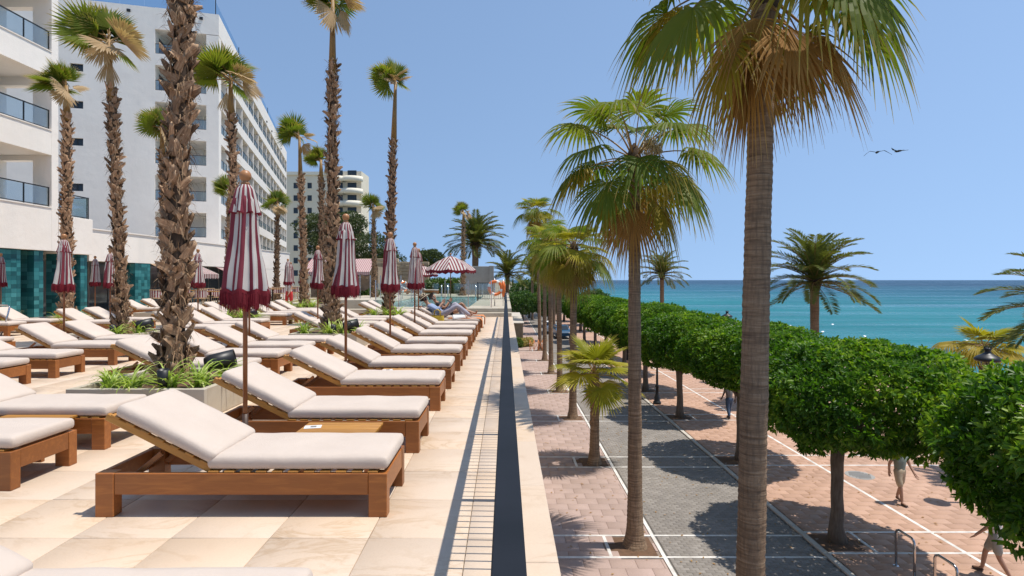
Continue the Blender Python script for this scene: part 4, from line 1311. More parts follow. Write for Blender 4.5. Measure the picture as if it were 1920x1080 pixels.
for i in range(10):
    put_frond('frond', FAN_Y if i % 2 else FAN_L, 70-90*(i/9), wp2, 3.0, az, .75, r); az += 2.4

# ---- leafy crowns
def leaf_cloud(name, mat, P, Nrm, rs, Ls=(.08,.13), wid=.36, per=6, out=.55, six=True):
    """rosettes of pointed leaves at twig ends P with outward directions Nrm"""
    n = len(P)
    P = np.repeat(P, per, 0); Nr = np.repeat(Nrm, per, 0); m = len(P)
    rv = rs.normal(size=(m, 3)); tang = rv - Nr*(rv*Nr).sum(1, keepdims=True)
    tang /= np.linalg.norm(tang, axis=1, keepdims=True)+1e-9
    D = Nr*rs.uniform(.15, 1.0, (m,1))*out*1.6 + tang*rs.uniform(.5, 1, (m,1)); D[:,2] += rs.uniform(-.15,.15,m)
    D /= np.linalg.norm(D, axis=1, keepdims=True)
    S = np.cross(D, Nr + rs.normal(size=(m,3))*.35); S /= np.linalg.norm(S, axis=1, keepdims=True)+1e-9
    U = np.cross(S, D)
    L = rs.uniform(Ls[0], Ls[1], (m,1)); W = L*wid*rs.uniform(.8,1.1,(m,1))
    base = P + D*L*.12
    if six:
        v0 = base; v1 = base + D*L*.35 - S*W*.5 + U*W*.18; v2 = base + D*L*.72 - S*W*.38 + U*W*.1; v3 = base + D*L + np.array([0,0,-1])*L*.08
        v4 = base + D*L*.72 + S*W*.38 + U*W*.1; v5 = base + D*L*.35 + S*W*.5 + U*W*.18
        V = np.stack([v0,v1,v2,v3,v4,v5], 1).reshape(-1, 3); idx = np.arange(m)[:,None]*6
        F = np.concatenate([idx+np.array([[0,1,2,3]]), idx+np.array([[0,3,4,5]])], 1).reshape(-1, 4)
        k = 6
    else:
        V = np.stack([base, base + D*L*.5 - S*W*.5, base + D*L, base + D*L*.5 + S*W*.5], 1).reshape(-1, 3); idx = np.arange(m)[:,None]*4
        F = idx + np.array([[0,1,2,3]]); k = 4
    clump = np.repeat(rs.rand(n), per)
    nz_ = np.repeat(np.array([noise.noise((p[0]*.9+31, p[1]*.9, p[2]*.9)) for p in P[::per]]), per)
    dead_ = rs.rand(m) < .012
    tipv = np.clip(dead_*.6 + .5*rs.rand(m) + .38*clump + .45*nz_ + .05, 0, 1)
    return np_mesh(name, V, F, mat, attrs={'tip': np.repeat(tipv, k)})

def shell_points(n, radii, rs, bump=.12, freq=1.3, power=2.6, zcut=None, seed=0, shells=(1.0,.94,.86,.74)):
    d = rs.normal(size=(n, 3)); d /= np.linalg.norm(d, axis=1, keepdims=True)
    # superellipsoid radius
    q = (np.abs(d)**power).sum(1)**(-1/power)
    P = d*q[:,None]*np.array(radii)
    sh = rs.choice(shells, n, p=None)*rs.uniform(.97, 1.02, n)
    bm = np.array([noise.noise((p[0]*freq+seed, p[1]*freq, p[2]*freq)) + .5*noise.noise((p[0]*freq*2.3, p[1]*freq*2.3+seed, p[2]*freq*2.3)) for p in P])
    P = P*(sh*(1+bump*bm))[:,None]
    Nn = d/np.array(radii); Nn /= np.linalg.norm(Nn, axis=1, keepdims=True)
    return P, Nn

def ficus_crown(seed, n=9000, radii=(2.5, 2.45, 1.36)):
    rs = np.random.RandomState(seed)
    P, Nn = shell_points(n, radii, rs, .15, 1.5, 2.35, seed=seed*3.1, shells=(1.0, .985, .95, .88, .78))
    P[:,2] = np.where(P[:,2] < -0.9, P[:,2]*(.86+.3*np.abs(np.sin(P[:,0]*1.7+seed)*np.cos(P[:,1]*1.3))), P[:,2])
    return leaf_cloud('crown', M['ficus'], P, Nn, rs, (.10,.17), .42, 6, .75)
FIC = [ficus_crown(s) for s in (11, 12, 13)]
def limb_trunk(h, r0, seed, spread=1.3, top=1.5):
    rr = random.Random(seed); mb = MB()
    pts = [(0,0,-.05)]; bx, by = 0, 0
    for i in range(1, 7):
        bx += rr.uniform(-.035,.035); by += rr.uniform(-.035,.035); pts.append((bx, by, h*i/6))
    mb.tube(pts, [r0*1.7, r0*1.12, r0, r0*.95, r0*.95, r0*1.02, r0*1.1], 12)
    for k in range(6):
        a = k*1.05+rr.uniform(-.3,.3); q = Vector((bx, by, h-.15))
        p2 = q + Vector((math.cos(a)*spread*.45, math.sin(a)*spread*.45, top*.45)); p3 = q + Vector((math.cos(a)*spread, math.sin(a)*spread, top*rr.uniform(.75,1.1)))
        mb.tube([q, p2, p3], [r0*.62, r0*.42, r0*.15], 7)
    return mb.mesh('trunk', M['bark'])
FTR = [limb_trunk(2.45, .15, s) for s in (1, 2)]
fic_lab = ['clipped ficus tree cut off by the right edge, nearest the camera', 'clipped ficus tree with its whole trunk in view beside the steel bike hoops']
for k in range(9):
    y = PALM_Y[0] + 6.58*k + .25
    lab = fic_lab[k] if k < 2 else 'clipped ficus tree, %s from the camera in the row along the promenade' % ORD[k]
    t = thing('ficus_tree', (8.5+(.26 if k == 2 else .08*math.sin(k*3)), y, ZP-.02), lab, 'tree', 'clipped ficus trees in a row')
    link('trunk', FTR[k % 2], t, None, (0,0,k*1.1), (1,1,1))
    link('crown', FIC[k % 3], t, (0.5 + (.12 if k == 0 else 0), 0.0, 3.72 + .08*math.sin(k*2.1) + (.34 if k == 0 else .28 if k == 2 else 0)), (0,0,(0, math.pi)[k % 2]), (1+.03*math.sin(k*5) - (.10 if k == 0 else 0), 1.0, (1+.04*math.cos(k*3))*(.96 if k == 0 else .8 if k == 2 else 1)))
# trees round the far end of the lane
rsx = np.random.RandomState(4)
def round_tree(name, x, y, zb, h, radii, label, seed, mat='shrub', n=1600, Ls=(.22,.4), tr=.16, group=None, cat='tree', crowns=((0,0,0,1),), bump=.28, power=2.1, ls_w=.4):
    t = thing(name, (x, y, zb), label, cat, group)
    rs = np.random.RandomState(seed)
    for (dx, dy, dz, s_) in crowns:
        P, Nn = shell_points(int(n*s_*s_), tuple(q*s_ for q in radii), rs, bump, .9/max(radii)*3, power, seed=seed*1.7, shells=(1.0,.96,.9,.8,.65))
        link('crown', leaf_cloud('crown', M[mat], P, Nn, rs, Ls, ls_w, 5, .8, False), t, (dx, dy, h+dz))
    if h > .8:
        mb = MB(); mb.tube([(0,0,-.1),(.05,0,h*.5),(0,0,h)], [tr*1.4, tr, tr*.8], 8)
        for (dx, dy, dz, s_) in crowns:
            mb.tube([(0,0,h*.72),(dx*.5,dy*.5,h*.9+dz*.45),(dx,dy,h+dz)], [tr*.7,tr*.5,tr*.25], 6)
        mb.build('trunk', M['bark'], t)
    return t
for i, (x, y, h, rr) in enumerate([(2.6, 88, 3.2, 2.6), (6.2, 82, 3.4, 2.5), (9.5, 92, 3.2, 2.6), (4.2, 100, 4.5, 3.4), (13, 84, 3.4, 2.6), (9.8, 74, 3.2, 2.3), (7.8, 110, 5.0, 3.6)]):
    round_tree('shade_tree', x, y, ZP, h, (rr, rr, rr*.62), 'dark green shade tree past the lane bend, %s by distance' % ['fourth','third','sixth','nearest but one','second','nearest','farthest'][i].replace('nearest but one','fifth'), 50+i, 'shrub', 1700, (.25,.45), .16, 'shade trees past the lane bend')
# umbrella pine and other trees behind the terrace
round_tree('stone_pine', -21.5, 74, 0, 6.0, (3.4,3.2,1.9), 'broad umbrella pine behind the second walkway palm', 71, 'pine', 1700, (.25,.42), .32, None, 'tree', ((-2.6,0,2.6,.85), (0.6,.5,3.0,.8), (3.4,0,-.2,1.0), (-1.0,-1,.2,.9), (5.6,.5,-1.8,.75)), .35, 2.0, .3)
round_tree('stone_pine', -12.5, 92, 0, 5.2, (2.2,2,1.2), 'low dark tree top above the ruined wall', 72, 'pine', 1300, (.25,.4), .2)
for i, (x, y) in enumerate([(-4.6, 52.5), (-6.2, 53)]):
    round_tree('round_shrub', x, y, .35, .55, (1.5,1.2,.8), 'rounded green shrub under the open umbrella, %s one' % ['right','left'][i], 80+i, 'shrub', 700, (.16,.28), .05, 'shrubs behind the pool', 'shrub')
for i, (x, y) in enumerate([(-12.2, 45.8), (-10.9, 46.2), (-14.6, 46)]):
    round_tree('low_shrub', x, y, 0, .35, (.7,.5,.45), 'low shrub at the foot of the stone garden house, %s' % ['below its window','right of its window','left of its window'][i], 90+i, 'shrub', 400, (.12,.2), .03, 'shrubs by the garden house', 'shrub')

# ---- strap leaved plants and grasses
def tuft(seed, n, L, w, up, mat, name='leaves', arch=1.0):
    rr = random.Random(seed); vs = []; fs = []; tip = []
    for i in range(n):
        a = rr.uniform(0, 6.28); e = R(rr.uniform(up[0], up[1])); l = L*rr.uniform(.6, 1.1)
        p = Vector((rr.gauss(0,.03), rr.gauss(0,.03), 0)); c0 = rr.random()
        S = Vector((-math.sin(a), math.cos(a), 0)); N = 6; b = len(vs)
        for k in range(N+1):
            s_ = k/N; ee = e - R(105)*arch*s_**1.4
            ww = w*(1-s_**2.2)*.5 + .0008
            vs += [p - S*ww, p + S*ww + Vector((0,0,ww*.5))]; tip += [c0*.6, c0*.6+.4]
            p = p + Vector((math.cos(a)*math.cos(ee), math.sin(a)*math.cos(ee), math.sin(ee)))*(l/N)
        fs += [(b+2*k, b+2*k+1, b+2*k+3, b+2*k+2) for k in range(N)]
    return np_mesh(name, vs, fs, mat, attrs={'tip': tip})
SPID = [tuft(s, 46, .46, .024, (35, 85), M['spider']) for s in (1, 2, 3)]
GOLD = [tuft(s, 170, .75, .007, (50, 88), M['gold_grass'], arch=.8) for s in (5, 6)]

# ---- planters
cush_spots = []
def planter(x0, x1, y0, y1, label, plants, lab2, seed, h=0.36):
    t = thing('stone_planter', ((x0+x1)/2, (y0+y1)/2, 0), label, 'planter', 'square stone palm planters')
    a, b = (x1-x0)/2, (y1-y0)/2; w = .07
    MB().bevbox(-a, a, -b, -b+w, .002, h, .006).build('panel', M['travertine'], t)
    MB().bevbox(-a, a, b-w, b, .002, h, .006).build('panel', M['travertine'], t)
    MB().bevbox(-a, -a+w, -b+w+.002, b-w-.002, .002, h, .006).build('panel', M['travertine'], t)
    MB().bevbox(a-w, a, -b+w+.002, b-w-.002, .002, h, .006).build('panel', M['travertine'], t)
    MB().box(-a+w, a-w, -b+w, b-w, .002, h-.05).build('soil', M['soil'], t)
    rr = random.Random(seed)
    for k, (dx, dy, sc) in enumerate(sorted(plants)):
        s_ = thing('spider_plant', ((x0+x1)/2+dx, (y0+y1)/2+dy, h-.06), '%s strap leaf plant from the left %s' % (ORD[k], lab2), 'plant', 'strap leaf plants in the planters')
        link('leaves', SPID[rr.randrange(3)], s_, (0,0,0), (0,0,rr.uniform(0,6)), sc)
def spotlight(x, y, z, rz, label, tiltv=0.9, big=False):
    t = thing('garden_spotlight', (x, y, z), label, 'lamp', 'black garden spotlights', rz)
    k = 1.7 if big else 1.0
    Mx = Matrix.Translation((0,0,.13*k)) @ Matrix.Rotation(tiltv, 4, 'Y')
    mb = MB(); mb.lathe([(0.001,-.11*k),(.05*k,-.11*k),(.065*k,-.07*k),(.065*k,.1*k),(.058*k,.1*k),(.055*k,.06*k),(.001,.06*k)], 16)
    mb.v = [tuple(Mx @ Vector(p)) for p in mb.v]; mb.build('housing', M['black'], t)
    MB().tube([(0,0,-.02),(0,0,.1*k)], .012*k, 8).build('spike', M['black'], t)
planter(-5.0, -3.42, 6.42, 8.0, 'large cream stone planter around the thickest palm, nearest the camera', [(-.45,-.55,.9), (-.15,-.6,1.0), (.28,-.6,1.15), (.5,-.35,1.1), (-.62,-.25,.8), (.6,.1,.95)], 'in the nearest stone planter', 1)
planter(-5.0, -3.42, 13.0, 14.6, 'cream stone planter around the second walkway palm', [(-.6,-.3,1.2), (.1,-.62,1.2), (.4,-.5,1.3), (.62,-.1,1.1)], 'in the second walkway planter', 2)
planter(-5.0, -3.42, 19.6, 21.1, 'cream stone planter around the third walkway palm', [(-.4,-.55,1.2), (.1,-.6,1.3), (.45,-.5,1.4)], 'in the third walkway planter', 3)
planter(-10.1, -8.5, 12.9, 14.5, 'cream stone planter around the palm before the blank wall', [(.3,-.6,1.0), (.62,-.3,1.2), (-.5,-.5,.9)], 'in the planter before the blank wall', 4)
planter(-9.8, -8.2, 18.1, 19.7, 'cream stone planter around the palm behind the nearest umbrella', [(-.6,-.4,1.2), (.45,-.5,1.4), (.0,-.65,1.1), (.65,-.1,1.3)], 'in the planter behind the nearest umbrella', 5)
planter(-10.15, -8.55, 25.5, 27.1, 'cream stone planter around the palm before the cream building', [(-.6,-.4,1.3), (.5,-.5,1.5), (.1,-.65,1.3)], 'in the planter before the cream building', 6)
planter(-15.6, -13.9, 18.2, 19.8, 'cream stone planter around the palm by the near wing', [(.2,-.6,1.0), (.65,-.3,1.1)], 'in the planter by the near wing', 7)
planter(-14.1, -12.5, 21.4, 23.0, 'cream stone planter around the palm half hidden by the thickest trunk', [(.5,-.5,1.0)], 'in the planter around the half hidden palm', 8)
planter(-15.4, -13.8, 35.2, 36.8, 'cream stone planter around the shorter palm far along the podium', [], '', 9)
planter(-10.3, -8.7, 40.2, 41.8, 'cream stone planter around the thin palm near the stone wall', [], '', 10)
planter(-10.5, -8.9, 29.2, 30.8, 'cream stone planter around the palm hidden behind the second walkway palm', [], '', 11)
planter(-16.2, -14.6, 30.7, 32.3, 'cream stone planter around the low palm beside the podium', [], '', 12)
for i, (x, y) in enumerate([(-13.1, 18.0), (-13.6, 17.5), (-16.2, 18.4)]):
    g = thing('ornamental_grass', (x, y, 0), 'golden ornamental grass clump at the foot of the wing palm, %s' % ['right one','front one','left one'][i], 'grass', 'golden grass clumps')
    link('leaves', GOLD[i % 2], g, (0,0,0), (0,0,i), 1.1)
spotlight(-3.98, 6.58, .33, R(-90), 'short upright black garden spotlight among the strap leaves of the nearest planter', 0.1)
spotlight(-3.7, 7.35, .33, R(20), 'large round black spotlight lying behind the thickest palm', 1.35, True)
spotlight(-3.62, 13.25, .33, R(20), 'round black spotlight at the foot of the second walkway palm', 1.35, True)
spotlight(-4.0, 13.15, .33, R(-90), 'small upright black spotlight at the foot of the second walkway palm', .1)
spotlight(-8.25, 18.35, .33, R(20), 'round black spotlight at the foot of the palm behind the nearest umbrella', 1.35, True)
spotlight(-9.1, 13.1, .33, R(-90), 'small black spotlight at the foot of the palm before the blank wall', .1)
spotlight(-8.62, 13.5, .33, R(20), 'round black spotlight at the foot of the palm before the blank wall', 1.35, True)
# ================================================================== TERRACE FURNITURE
def rounded_cushion(lx, ly, lz, rr=.035, nx=22, ny=10, nz=5, puff=.012, seed=0):
    """soft upholstered slab, origin at lower corner of x, centred in y, sitting on z=0"""
    hx, hy, hz = lx/2, ly/2, lz/2
    def pt(x, y, z):
        cx = max(-hx+rr, min(hx-rr, x)); cy = max(-hy+rr, min(hy-rr, y)); cz = max(-hz+rr, min(hz-rr, z))
        d = Vector((x-cx, y-cy, z-cz))
        p = Vector((cx, cy, cz)) + (d.normalized()*rr if d.length > 1e-6 else d)
        fx = 1-(abs(x)/hx)**5; fy = 1-(abs(y)/hy)**5
        if z > 0: p.z += puff*fx*fy*(1 + .8*noise.noise((x*2.2+seed, y*3, 5))) + .007*noise.noise((x*5, y*6, seed)) + .004*noise.noise((x*2+y*14, seed*3, 1))*(abs(x)/hx)**3
        p.y += .004*noise.noise((x*5, z*9, seed+2))*(1 if abs(y) > hy*.95 else 0)
        return (p.x+hx, p.y, p.z+hz)
    def grid(n, h):  # denser towards the edges
        return [h*math.sin(math.pi/2*(-1+2*i/n)) for i in range(n+1)]
    gx, gy, gz = grid(nx, hx), grid(ny, hy), grid(nz, hz)
    vd = {}; vs = []; fs = []
    def vi(x, y, z):
        k = (round(x,5), round(y,5), round(z,5))
        if k not in vd: vd[k] = len(vs); vs.append(pt(x,y,z))
        return vd[k]
    for i in range(nx):
        for j in range(ny):
            fs.append((vi(gx[i],gy[j],hz),vi(gx[i+1],gy[j],hz),vi(gx[i+1],gy[j+1],hz),vi(gx[i],gy[j+1],hz)))
            fs.append((vi(gx[i],gy[j+1],-hz),vi(gx[i+1],gy[j+1],-hz),vi(gx[i+1],gy[j],-hz),vi(gx[i],gy[j],-hz)))
        for k in range(nz):
            fs.append((vi(gx[i],-hy,gz[k]),vi(gx[i+1],-hy,gz[k]),vi(gx[i+1],-hy,gz[k+1]),vi(gx[i],-hy,gz[k+1])))
            fs.append((vi(gx[i],hy,gz[k+1]),vi(gx[i+1],hy,gz[k+1]),vi(gx[i+1],hy,gz[k]),vi(gx[i],hy,gz[k])))
    for j in range(ny):
        for k in range(nz):
            fs.append((vi(hx,gy[j],gz[k]),vi(hx,gy[j+1],gz[k]),vi(hx,gy[j+1],gz[k+1]),vi(hx,gy[j],gz[k+1])))
            fs.append((vi(-hx,gy[j],gz[k+1]),vi(-hx,gy[j+1],gz[k+1]),vi(-hx,gy[j+1],gz[k]),vi(-hx,gy[j],gz[k])))
    mb = MB(); mb.add(vs, fs, 0, True)
    return mb.mesh('cushion', M['cushion'])

LW, LL = 0.66, 1.97     # lounger; local x: 0 = foot end, -LL = head end; y: 0..LW
BACK = R(27)
def lounger_meshes():
    d = {}
    d['leg'] = MB().bevbox(-.0625, .0625, -.045, .045, 0, .294, .004).mesh('leg', M['teak'])
    d['side'] = MB().bevbox(0, LL-.254, -.018, .018, .150, .2935, .004).mesh('side_rail', M['teak'])
    d['end'] = MB().bevbox(-.018, .018, 0, LW-.184, .150, .2935, .004).mesh('end_rail', M['teak'])
    d['slat'] = MB().bevbox(-.035, .035, .012, LW-.012, .2942, .308, .003).mesh('slat', M['teak_light'])
    d['backrail'] = MB().bevbox(0, .80, -.016, .016, 0, .048, .004).mesh('back_rail', M['teak_light'])
    d['bslat'] = MB().bevbox(-.03, .03, -.012, LW-.068, .0485, .0615, .003).mesh('back_slat', M['teak_light'])
    d['strut'] = MB().bevbox(-.016, .016, -.012, .012, 0, .40, .003).mesh('strut', M['teak'])
    d['seat'] = [rounded_cushion(1.235, LW-.03, .092, seed=s) for s in (1, 2, 3, 4)]
    d['back'] = [rounded_cushion(.755, LW-.03, .092, seed=s+5) for s in (1, 2)]
    return d
LM = lounger_meshes()
n_l = [0]
def lounger(fx, y0, label, near=True, group='teak sun loungers in rows', twist=0.0):
    """fx: x of the foot end, y0: near side"""
    i = n_l[0]; n_l[0] += 1
    t = thing('sun_lounger', (fx, y0, 0), label, 'sun lounger', group, twist)
    for sx in (-.0625, -LL+.0625):
        for sy in (.045, LW-.045): link('leg', LM['leg'], t, (sx, sy, .0005))
    for sy in (.022, LW-.022): link('side_rail', LM['side'], t, (-LL+.127, sy, 0))
    for sx in (-.022, -LL+.022): link('end_rail', LM['end'], t, (sx, .092, 0))
    br = link('backrest', None, t, (-1.222, 0, .285), (0, BACK + (rnd.uniform(-.03,.03) if i > 2 else 0), 0))
    # backrest local: -x direction is up the back; meshes run along +x, so shift by their length
    for sy in (.055, LW-.055): link('back_rail', LM['backrail'], br, (-.80, sy, 0))
    if near:
        for k in range(11): link('slat', LM['slat'], t, (-.10 - k*.108, 0, 0))
        for k in range(7): link('back_slat', LM['bslat'], br, (-.06-k*.113, .04, 0))
    else:
        if 'slats' not in LM:
            mb = MB()
            for k in range(11): mb.box(-.135-k*.108, -.065-k*.108, .012, LW-.012, .2942, .308)
            LM['slats'] = mb.mesh('slats', M['teak_light'])
            mb = MB()
            for k in range(7): mb.box(-.09-k*.113, -.03-k*.113, .028, LW-.028, .0485, .0615)
            LM['bslats'] = mb.mesh('back_slats', M['teak_light'])
        o = link('slats', LM['slats'], t); o['kind'] = 'stuff'
        o = link('back_slats', LM['bslats'], br); o['kind'] = 'stuff'
    for sy in (.10, LW-.10): link('strut', LM['strut'], t, (-1.82, sy, .20), (0, R(50), 0), (1,1,.80))
    link('seat_cushion', LM['seat'][i % 4], t, (-1.232, LW/2, .311))
    link('back_cushion', LM['back'][(i//2) % 2], br, (-.752, LW/2, .064))
    return t
rowA = [1.73, 3.81, 5.22, 6.90, 8.29, 9.93, 11.34, 13.05, 14.48, 15.9, 17.35, 18.8]
names = ['sliver of a lounger at the bottom edge, nearest the camera', 'nearest full lounger with a white cushion on a teak frame', 'white lounger behind the nearest one, with the umbrella pole before it',
 'white lounger third along the balustrade walkway', 'white lounger fourth along the balustrade walkway, behind the second umbrella pole']
for i, y in enumerate(rowA):
    lab = names[i] if i < len(names) else ('white lounger %s along the balustrade walkway' % ORD[i])
    if i == 10: lab = 'white lounger under the reader with the straw hat'
    if i == 11: lab = 'white lounger under the sunbather beside the pool steps'
    lounger(-0.80, y, lab, i < 6, 'teak sun loungers along the walkway', rnd.uniform(-.008, .008))
for nm, fx, ys in (('second row from the balustrade', -3.75, [4.28, 5.32, 8.12, 9.32, 10.5, 11.62, 14.9, 16.0, 17.3, 18.4, 21.7, 22.8]),
                   ('third row from the balustrade', -7.35, [8.1, 9.2, 10.6, 11.72, 14.75, 15.85, 17.05, 20.0, 21.1, 22.4, 23.5]),
                   ):
    for i, y in enumerate(ys):
        if nm.startswith('third') and y > 19: fx2 = -7.75
        else: fx2 = fx
        lounger(fx2 + rnd.uniform(-.03,.03), y, 'white lounger, %s from the camera in the %s' % (ORD[i], nm), y < 6, 'teak sun loungers in the ' + nm, rnd.uniform(-.012,.012))
for i, (fx, y) in enumerate([(-10.45, 11.4), (-11.3, 16.5), (-11.3, 17.6), (-9.75, 20.5), (-9.75, 21.7), (-9.8, 23.0), (-9.8, 24.2)]):
    lounger(fx, y, 'white lounger, %s from the camera in the fourth row from the balustrade' % ORD[i], False, 'teak sun loungers in the fourth row')
for i, (fx, y) in enumerate([(-13.95, 13.2), (-13.95, 14.5), (-14.0, 15.9), (-13.7, 17.0), (-14.6, 24.2), (-14.6, 25.5)]):
    lounger(fx, y, 'white lounger, %s from the camera in the row beside the hotel' % ORD[i], False, 'teak sun loungers beside the hotel')
for i, (fx, y) in enumerate([(-7.2, 48.2), (-8.6, 49.6), (-6.0, 50.2), (-9.8, 47.6)]):
    o = lounger(fx, y, 'far white lounger beyond the pool, %s' % ['second from the right','second from the left','rightmost','leftmost'][i], False, 'loungers beyond the pool'); o.location.z = .351

# ---- side tables
def side_table(x, y, label, card=True, single=True):
    t = thing('side_table', (x, y, 0), label, 'table', 'low teak side tables')
    for k in range(5): MB().bevbox(-.33, .33, -.20+k*.081, -.20+k*.081+.074, .312, .332, .003).build('slat', M['teak_light'], t)
    for sx in (-.30, .30): MB().bevbox(sx-.02, sx+.02, -.185, .185, .285, .3115, .003).build('batten', M['teak_light'], t)
    for sx in (-.27, .27):
        for sy in (-.15, .15): MB().bevbox(sx-.02, sx+.02, sy-.02, sy+.02, 0, .2845, .003).build('leg', M['teak'], t)
    if card:
        c_ = MB().box(-.07, .07, -.05, .05, 0, .004).build('menu_card', M['paper'], None, (x-.24, y+.03, .3325), (0,0,.2))
        tag(c_, 'white card lying on the %s' % label, 'card', 'white cards on the side tables')
        MB().box(-.02, .03, -.02, .02, .0042, .0062).build('print', M['grey_cloth'], c_)
side_table(-1.42, 4.84, 'low teak table between the two nearest loungers')
side_table(-1.42, 7.92, 'low teak table before the fourth walkway lounger')
side_table(-1.42, 10.97, 'low teak table between the fifth and sixth walkway loungers')
side_table(-1.42, 14.1, 'low teak table before the eighth walkway lounger')
side_table(-1.42, 17.0, 'low teak table before the reader')
side_table(-4.36, 5.125, 'low teak table between loungers at the left edge', False)
side_table(-4.45, 9.05, 'low teak table just behind the nearest planter', False)

# ---- umbrellas
def closed_canopy(seed, n_rib=8, n_str=34):
    """furled canopy hanging round the pole; z from 0 (lower hem) to 1.02"""
    rr = random.Random(seed); NA, NZ = 96, 26; vs = []; st = []
    ph = [rr.uniform(-.25,.25) for _ in range(n_rib)]
    tw = rr.uniform(.15,.35)*rr.choice((-1,1))
    for j in range(NZ+1):
        s_ = j/NZ; z = 1.0*s_
        r_ = (.082*(1-s_) + .080 + .007*math.sin(s_*7+seed))*min(1.0, (1.1-s_)/.22)
        for i in range(NA):
            a = 2*math.pi*i/NA
            fold = math.cos(a*n_rib + 1.6*math.sin(a*2+seed) + tw*4*s_)
            amp = .13*(1-.45*s_)
            q = r_*(1 + amp*fold + .06*math.sin(3*a+seed+3*s_)) + .006*noise.noise((a*3, s_*6, seed))
            vs.append((q*math.cos(a), q*math.sin(a), z + .012*math.sin(a*n_rib)*(1-s_)))
            st.append(i/NA*13 + 0.55*tw*3*s_ + .18*fold)
    fs = [(j*NA+i, j*NA+(i+1)%NA, (j+1)*NA+(i+1)%NA, (j+1)*NA+i) for j in range(NZ) for i in range(NA)]
    return vs, fs, st
def split_seam(vs, fs, st, NA, per):
    return vs, fs, st
def canopy_mesh(seed):
    NA, NZ = 96, 26
    vs, fs, st = closed_canopy(seed)
    # close the seam without a stripe jump: 17 stripes go round exactly once, so repeat the last column
    v2 = []; s2 = []
    for j in range(NZ+1):
        for i in range(NA+1):
            v2.append(vs[j*NA+i % NA]); s2.append(st[j*NA + (i % NA)] + (13 if i == NA else 0))
    f2 = [(j*(NA+1)+i, j*(NA+1)+i+1, (j+1)*(NA+1)+i+1, (j+1)*(NA+1)+i) for j in range(NZ) for i in range(NA)]
    me = bpy.data.meshes.new('canopy'); me.from_pydata(v2, [], f2); me.materials.append(M['stripe'])
    me.polygons.foreach_set('use_smooth', [True]*len(f2)); add_attr(me, 'stripe', s2); me.update()
    # bottom ring
    return me, [vs[i] for i in range(NA)]
def cap_mesh(seed):
    NA = 96; vs = []; st = []; prof = [(.012, 0.235), (.045, .228), (.072, .19), (.088, .12), (.100, .055), (.112, .0)]
    for j, (r_, z) in enumerate(prof):
        for i in range(NA+1):
            a = 2*math.pi*i/NA
            w = 1 + (j/5)*.17*math.cos(a*8 + .7*math.sin(a*2+seed))
            vs.append((r_*w*math.cos(a), r_*w*math.sin(a), z - (.014*abs(math.sin(a*4)) if j == 5 else 0))); st.append(i/NA*13)
    f = [(j*(NA+1)+i, (j+1)*(NA+1)+i, (j+1)*(NA+1)+i+1, j*(NA+1)+i+1) for j in range(5) for i in range(NA)]
    me = bpy.data.meshes.new('top_cap'); me.from_pydata(vs, [], f); me.materials.append(M['stripe']); me.polygons.foreach_set('use_smooth', [True]*len(f)); add_attr(me, 'stripe', st); me.update()
    # crimson edging
    mb = MB(); k = 5*(NA+1)
    for i in range(NA):
        p, q = Vector(vs[k+i]), Vector(vs[k+i+1])
        mb.quad(p*1.0+Vector((p.x,p.y,0))*.03, q+Vector((q.x,q.y,0))*.03, q+Vector((q.x,q.y,0))*.03-Vector((0,0,.014)), p+Vector((p.x,p.y,0))*.03-Vector((0,0,.014)))
    return me, mb.mesh('edging', M['fringe'])
def fringe_mesh(ring, seed):
    """band plus hanging threads along the hem"""
    rr = random.Random(seed); mb = MB(); n = len(ring)
    P = [Vector((x*1.035, y*1.035, z)) for x, y, z in ring]
    H = .125
    vs = []
    for i in range(n):
        vs += [tuple(P[i]+Vector((0,0,.02))), tuple(P[i]*1.03 + Vector((0,0,-.03))), tuple(P[i]*1.0+Vector((0,0,-H*.8)))]
    mb.add(vs, [(3*i+j, 3*i+j+1, 3*((i+1)%n)+j+1, 3*((i+1)%n)+j) for i in range(n) for j in range(2)], 0, True)
    for i in range(n*3):
        f_ = i/3; a = P[int(f_) % n].lerp(P[(int(f_)+1) % n], f_ % 1)
        L = rr.uniform(.105, .165); o = a*rr.uniform(.98, 1.05); o.z = 0
        tdir = Vector((-a.y, a.x, 0)).normalized()*.0042
        p0 = o + Vector((0,0,a.z-.01)); p1 = o*rr.uniform(.93, 1.03) + Vector((0,0,a.z-L))
        mb.quad(p0-tdir, p0+tdir, p1+tdir*.6, p1-tdir*.6)
    return mb.mesh('fringe', M['fringe'])
CAN = []
for s in (1, 2, 3, 4):
    c_, ring = canopy_mesh(s); CAN.append((c_, fringe_mesh(ring, s)) + cap_mesh(s))
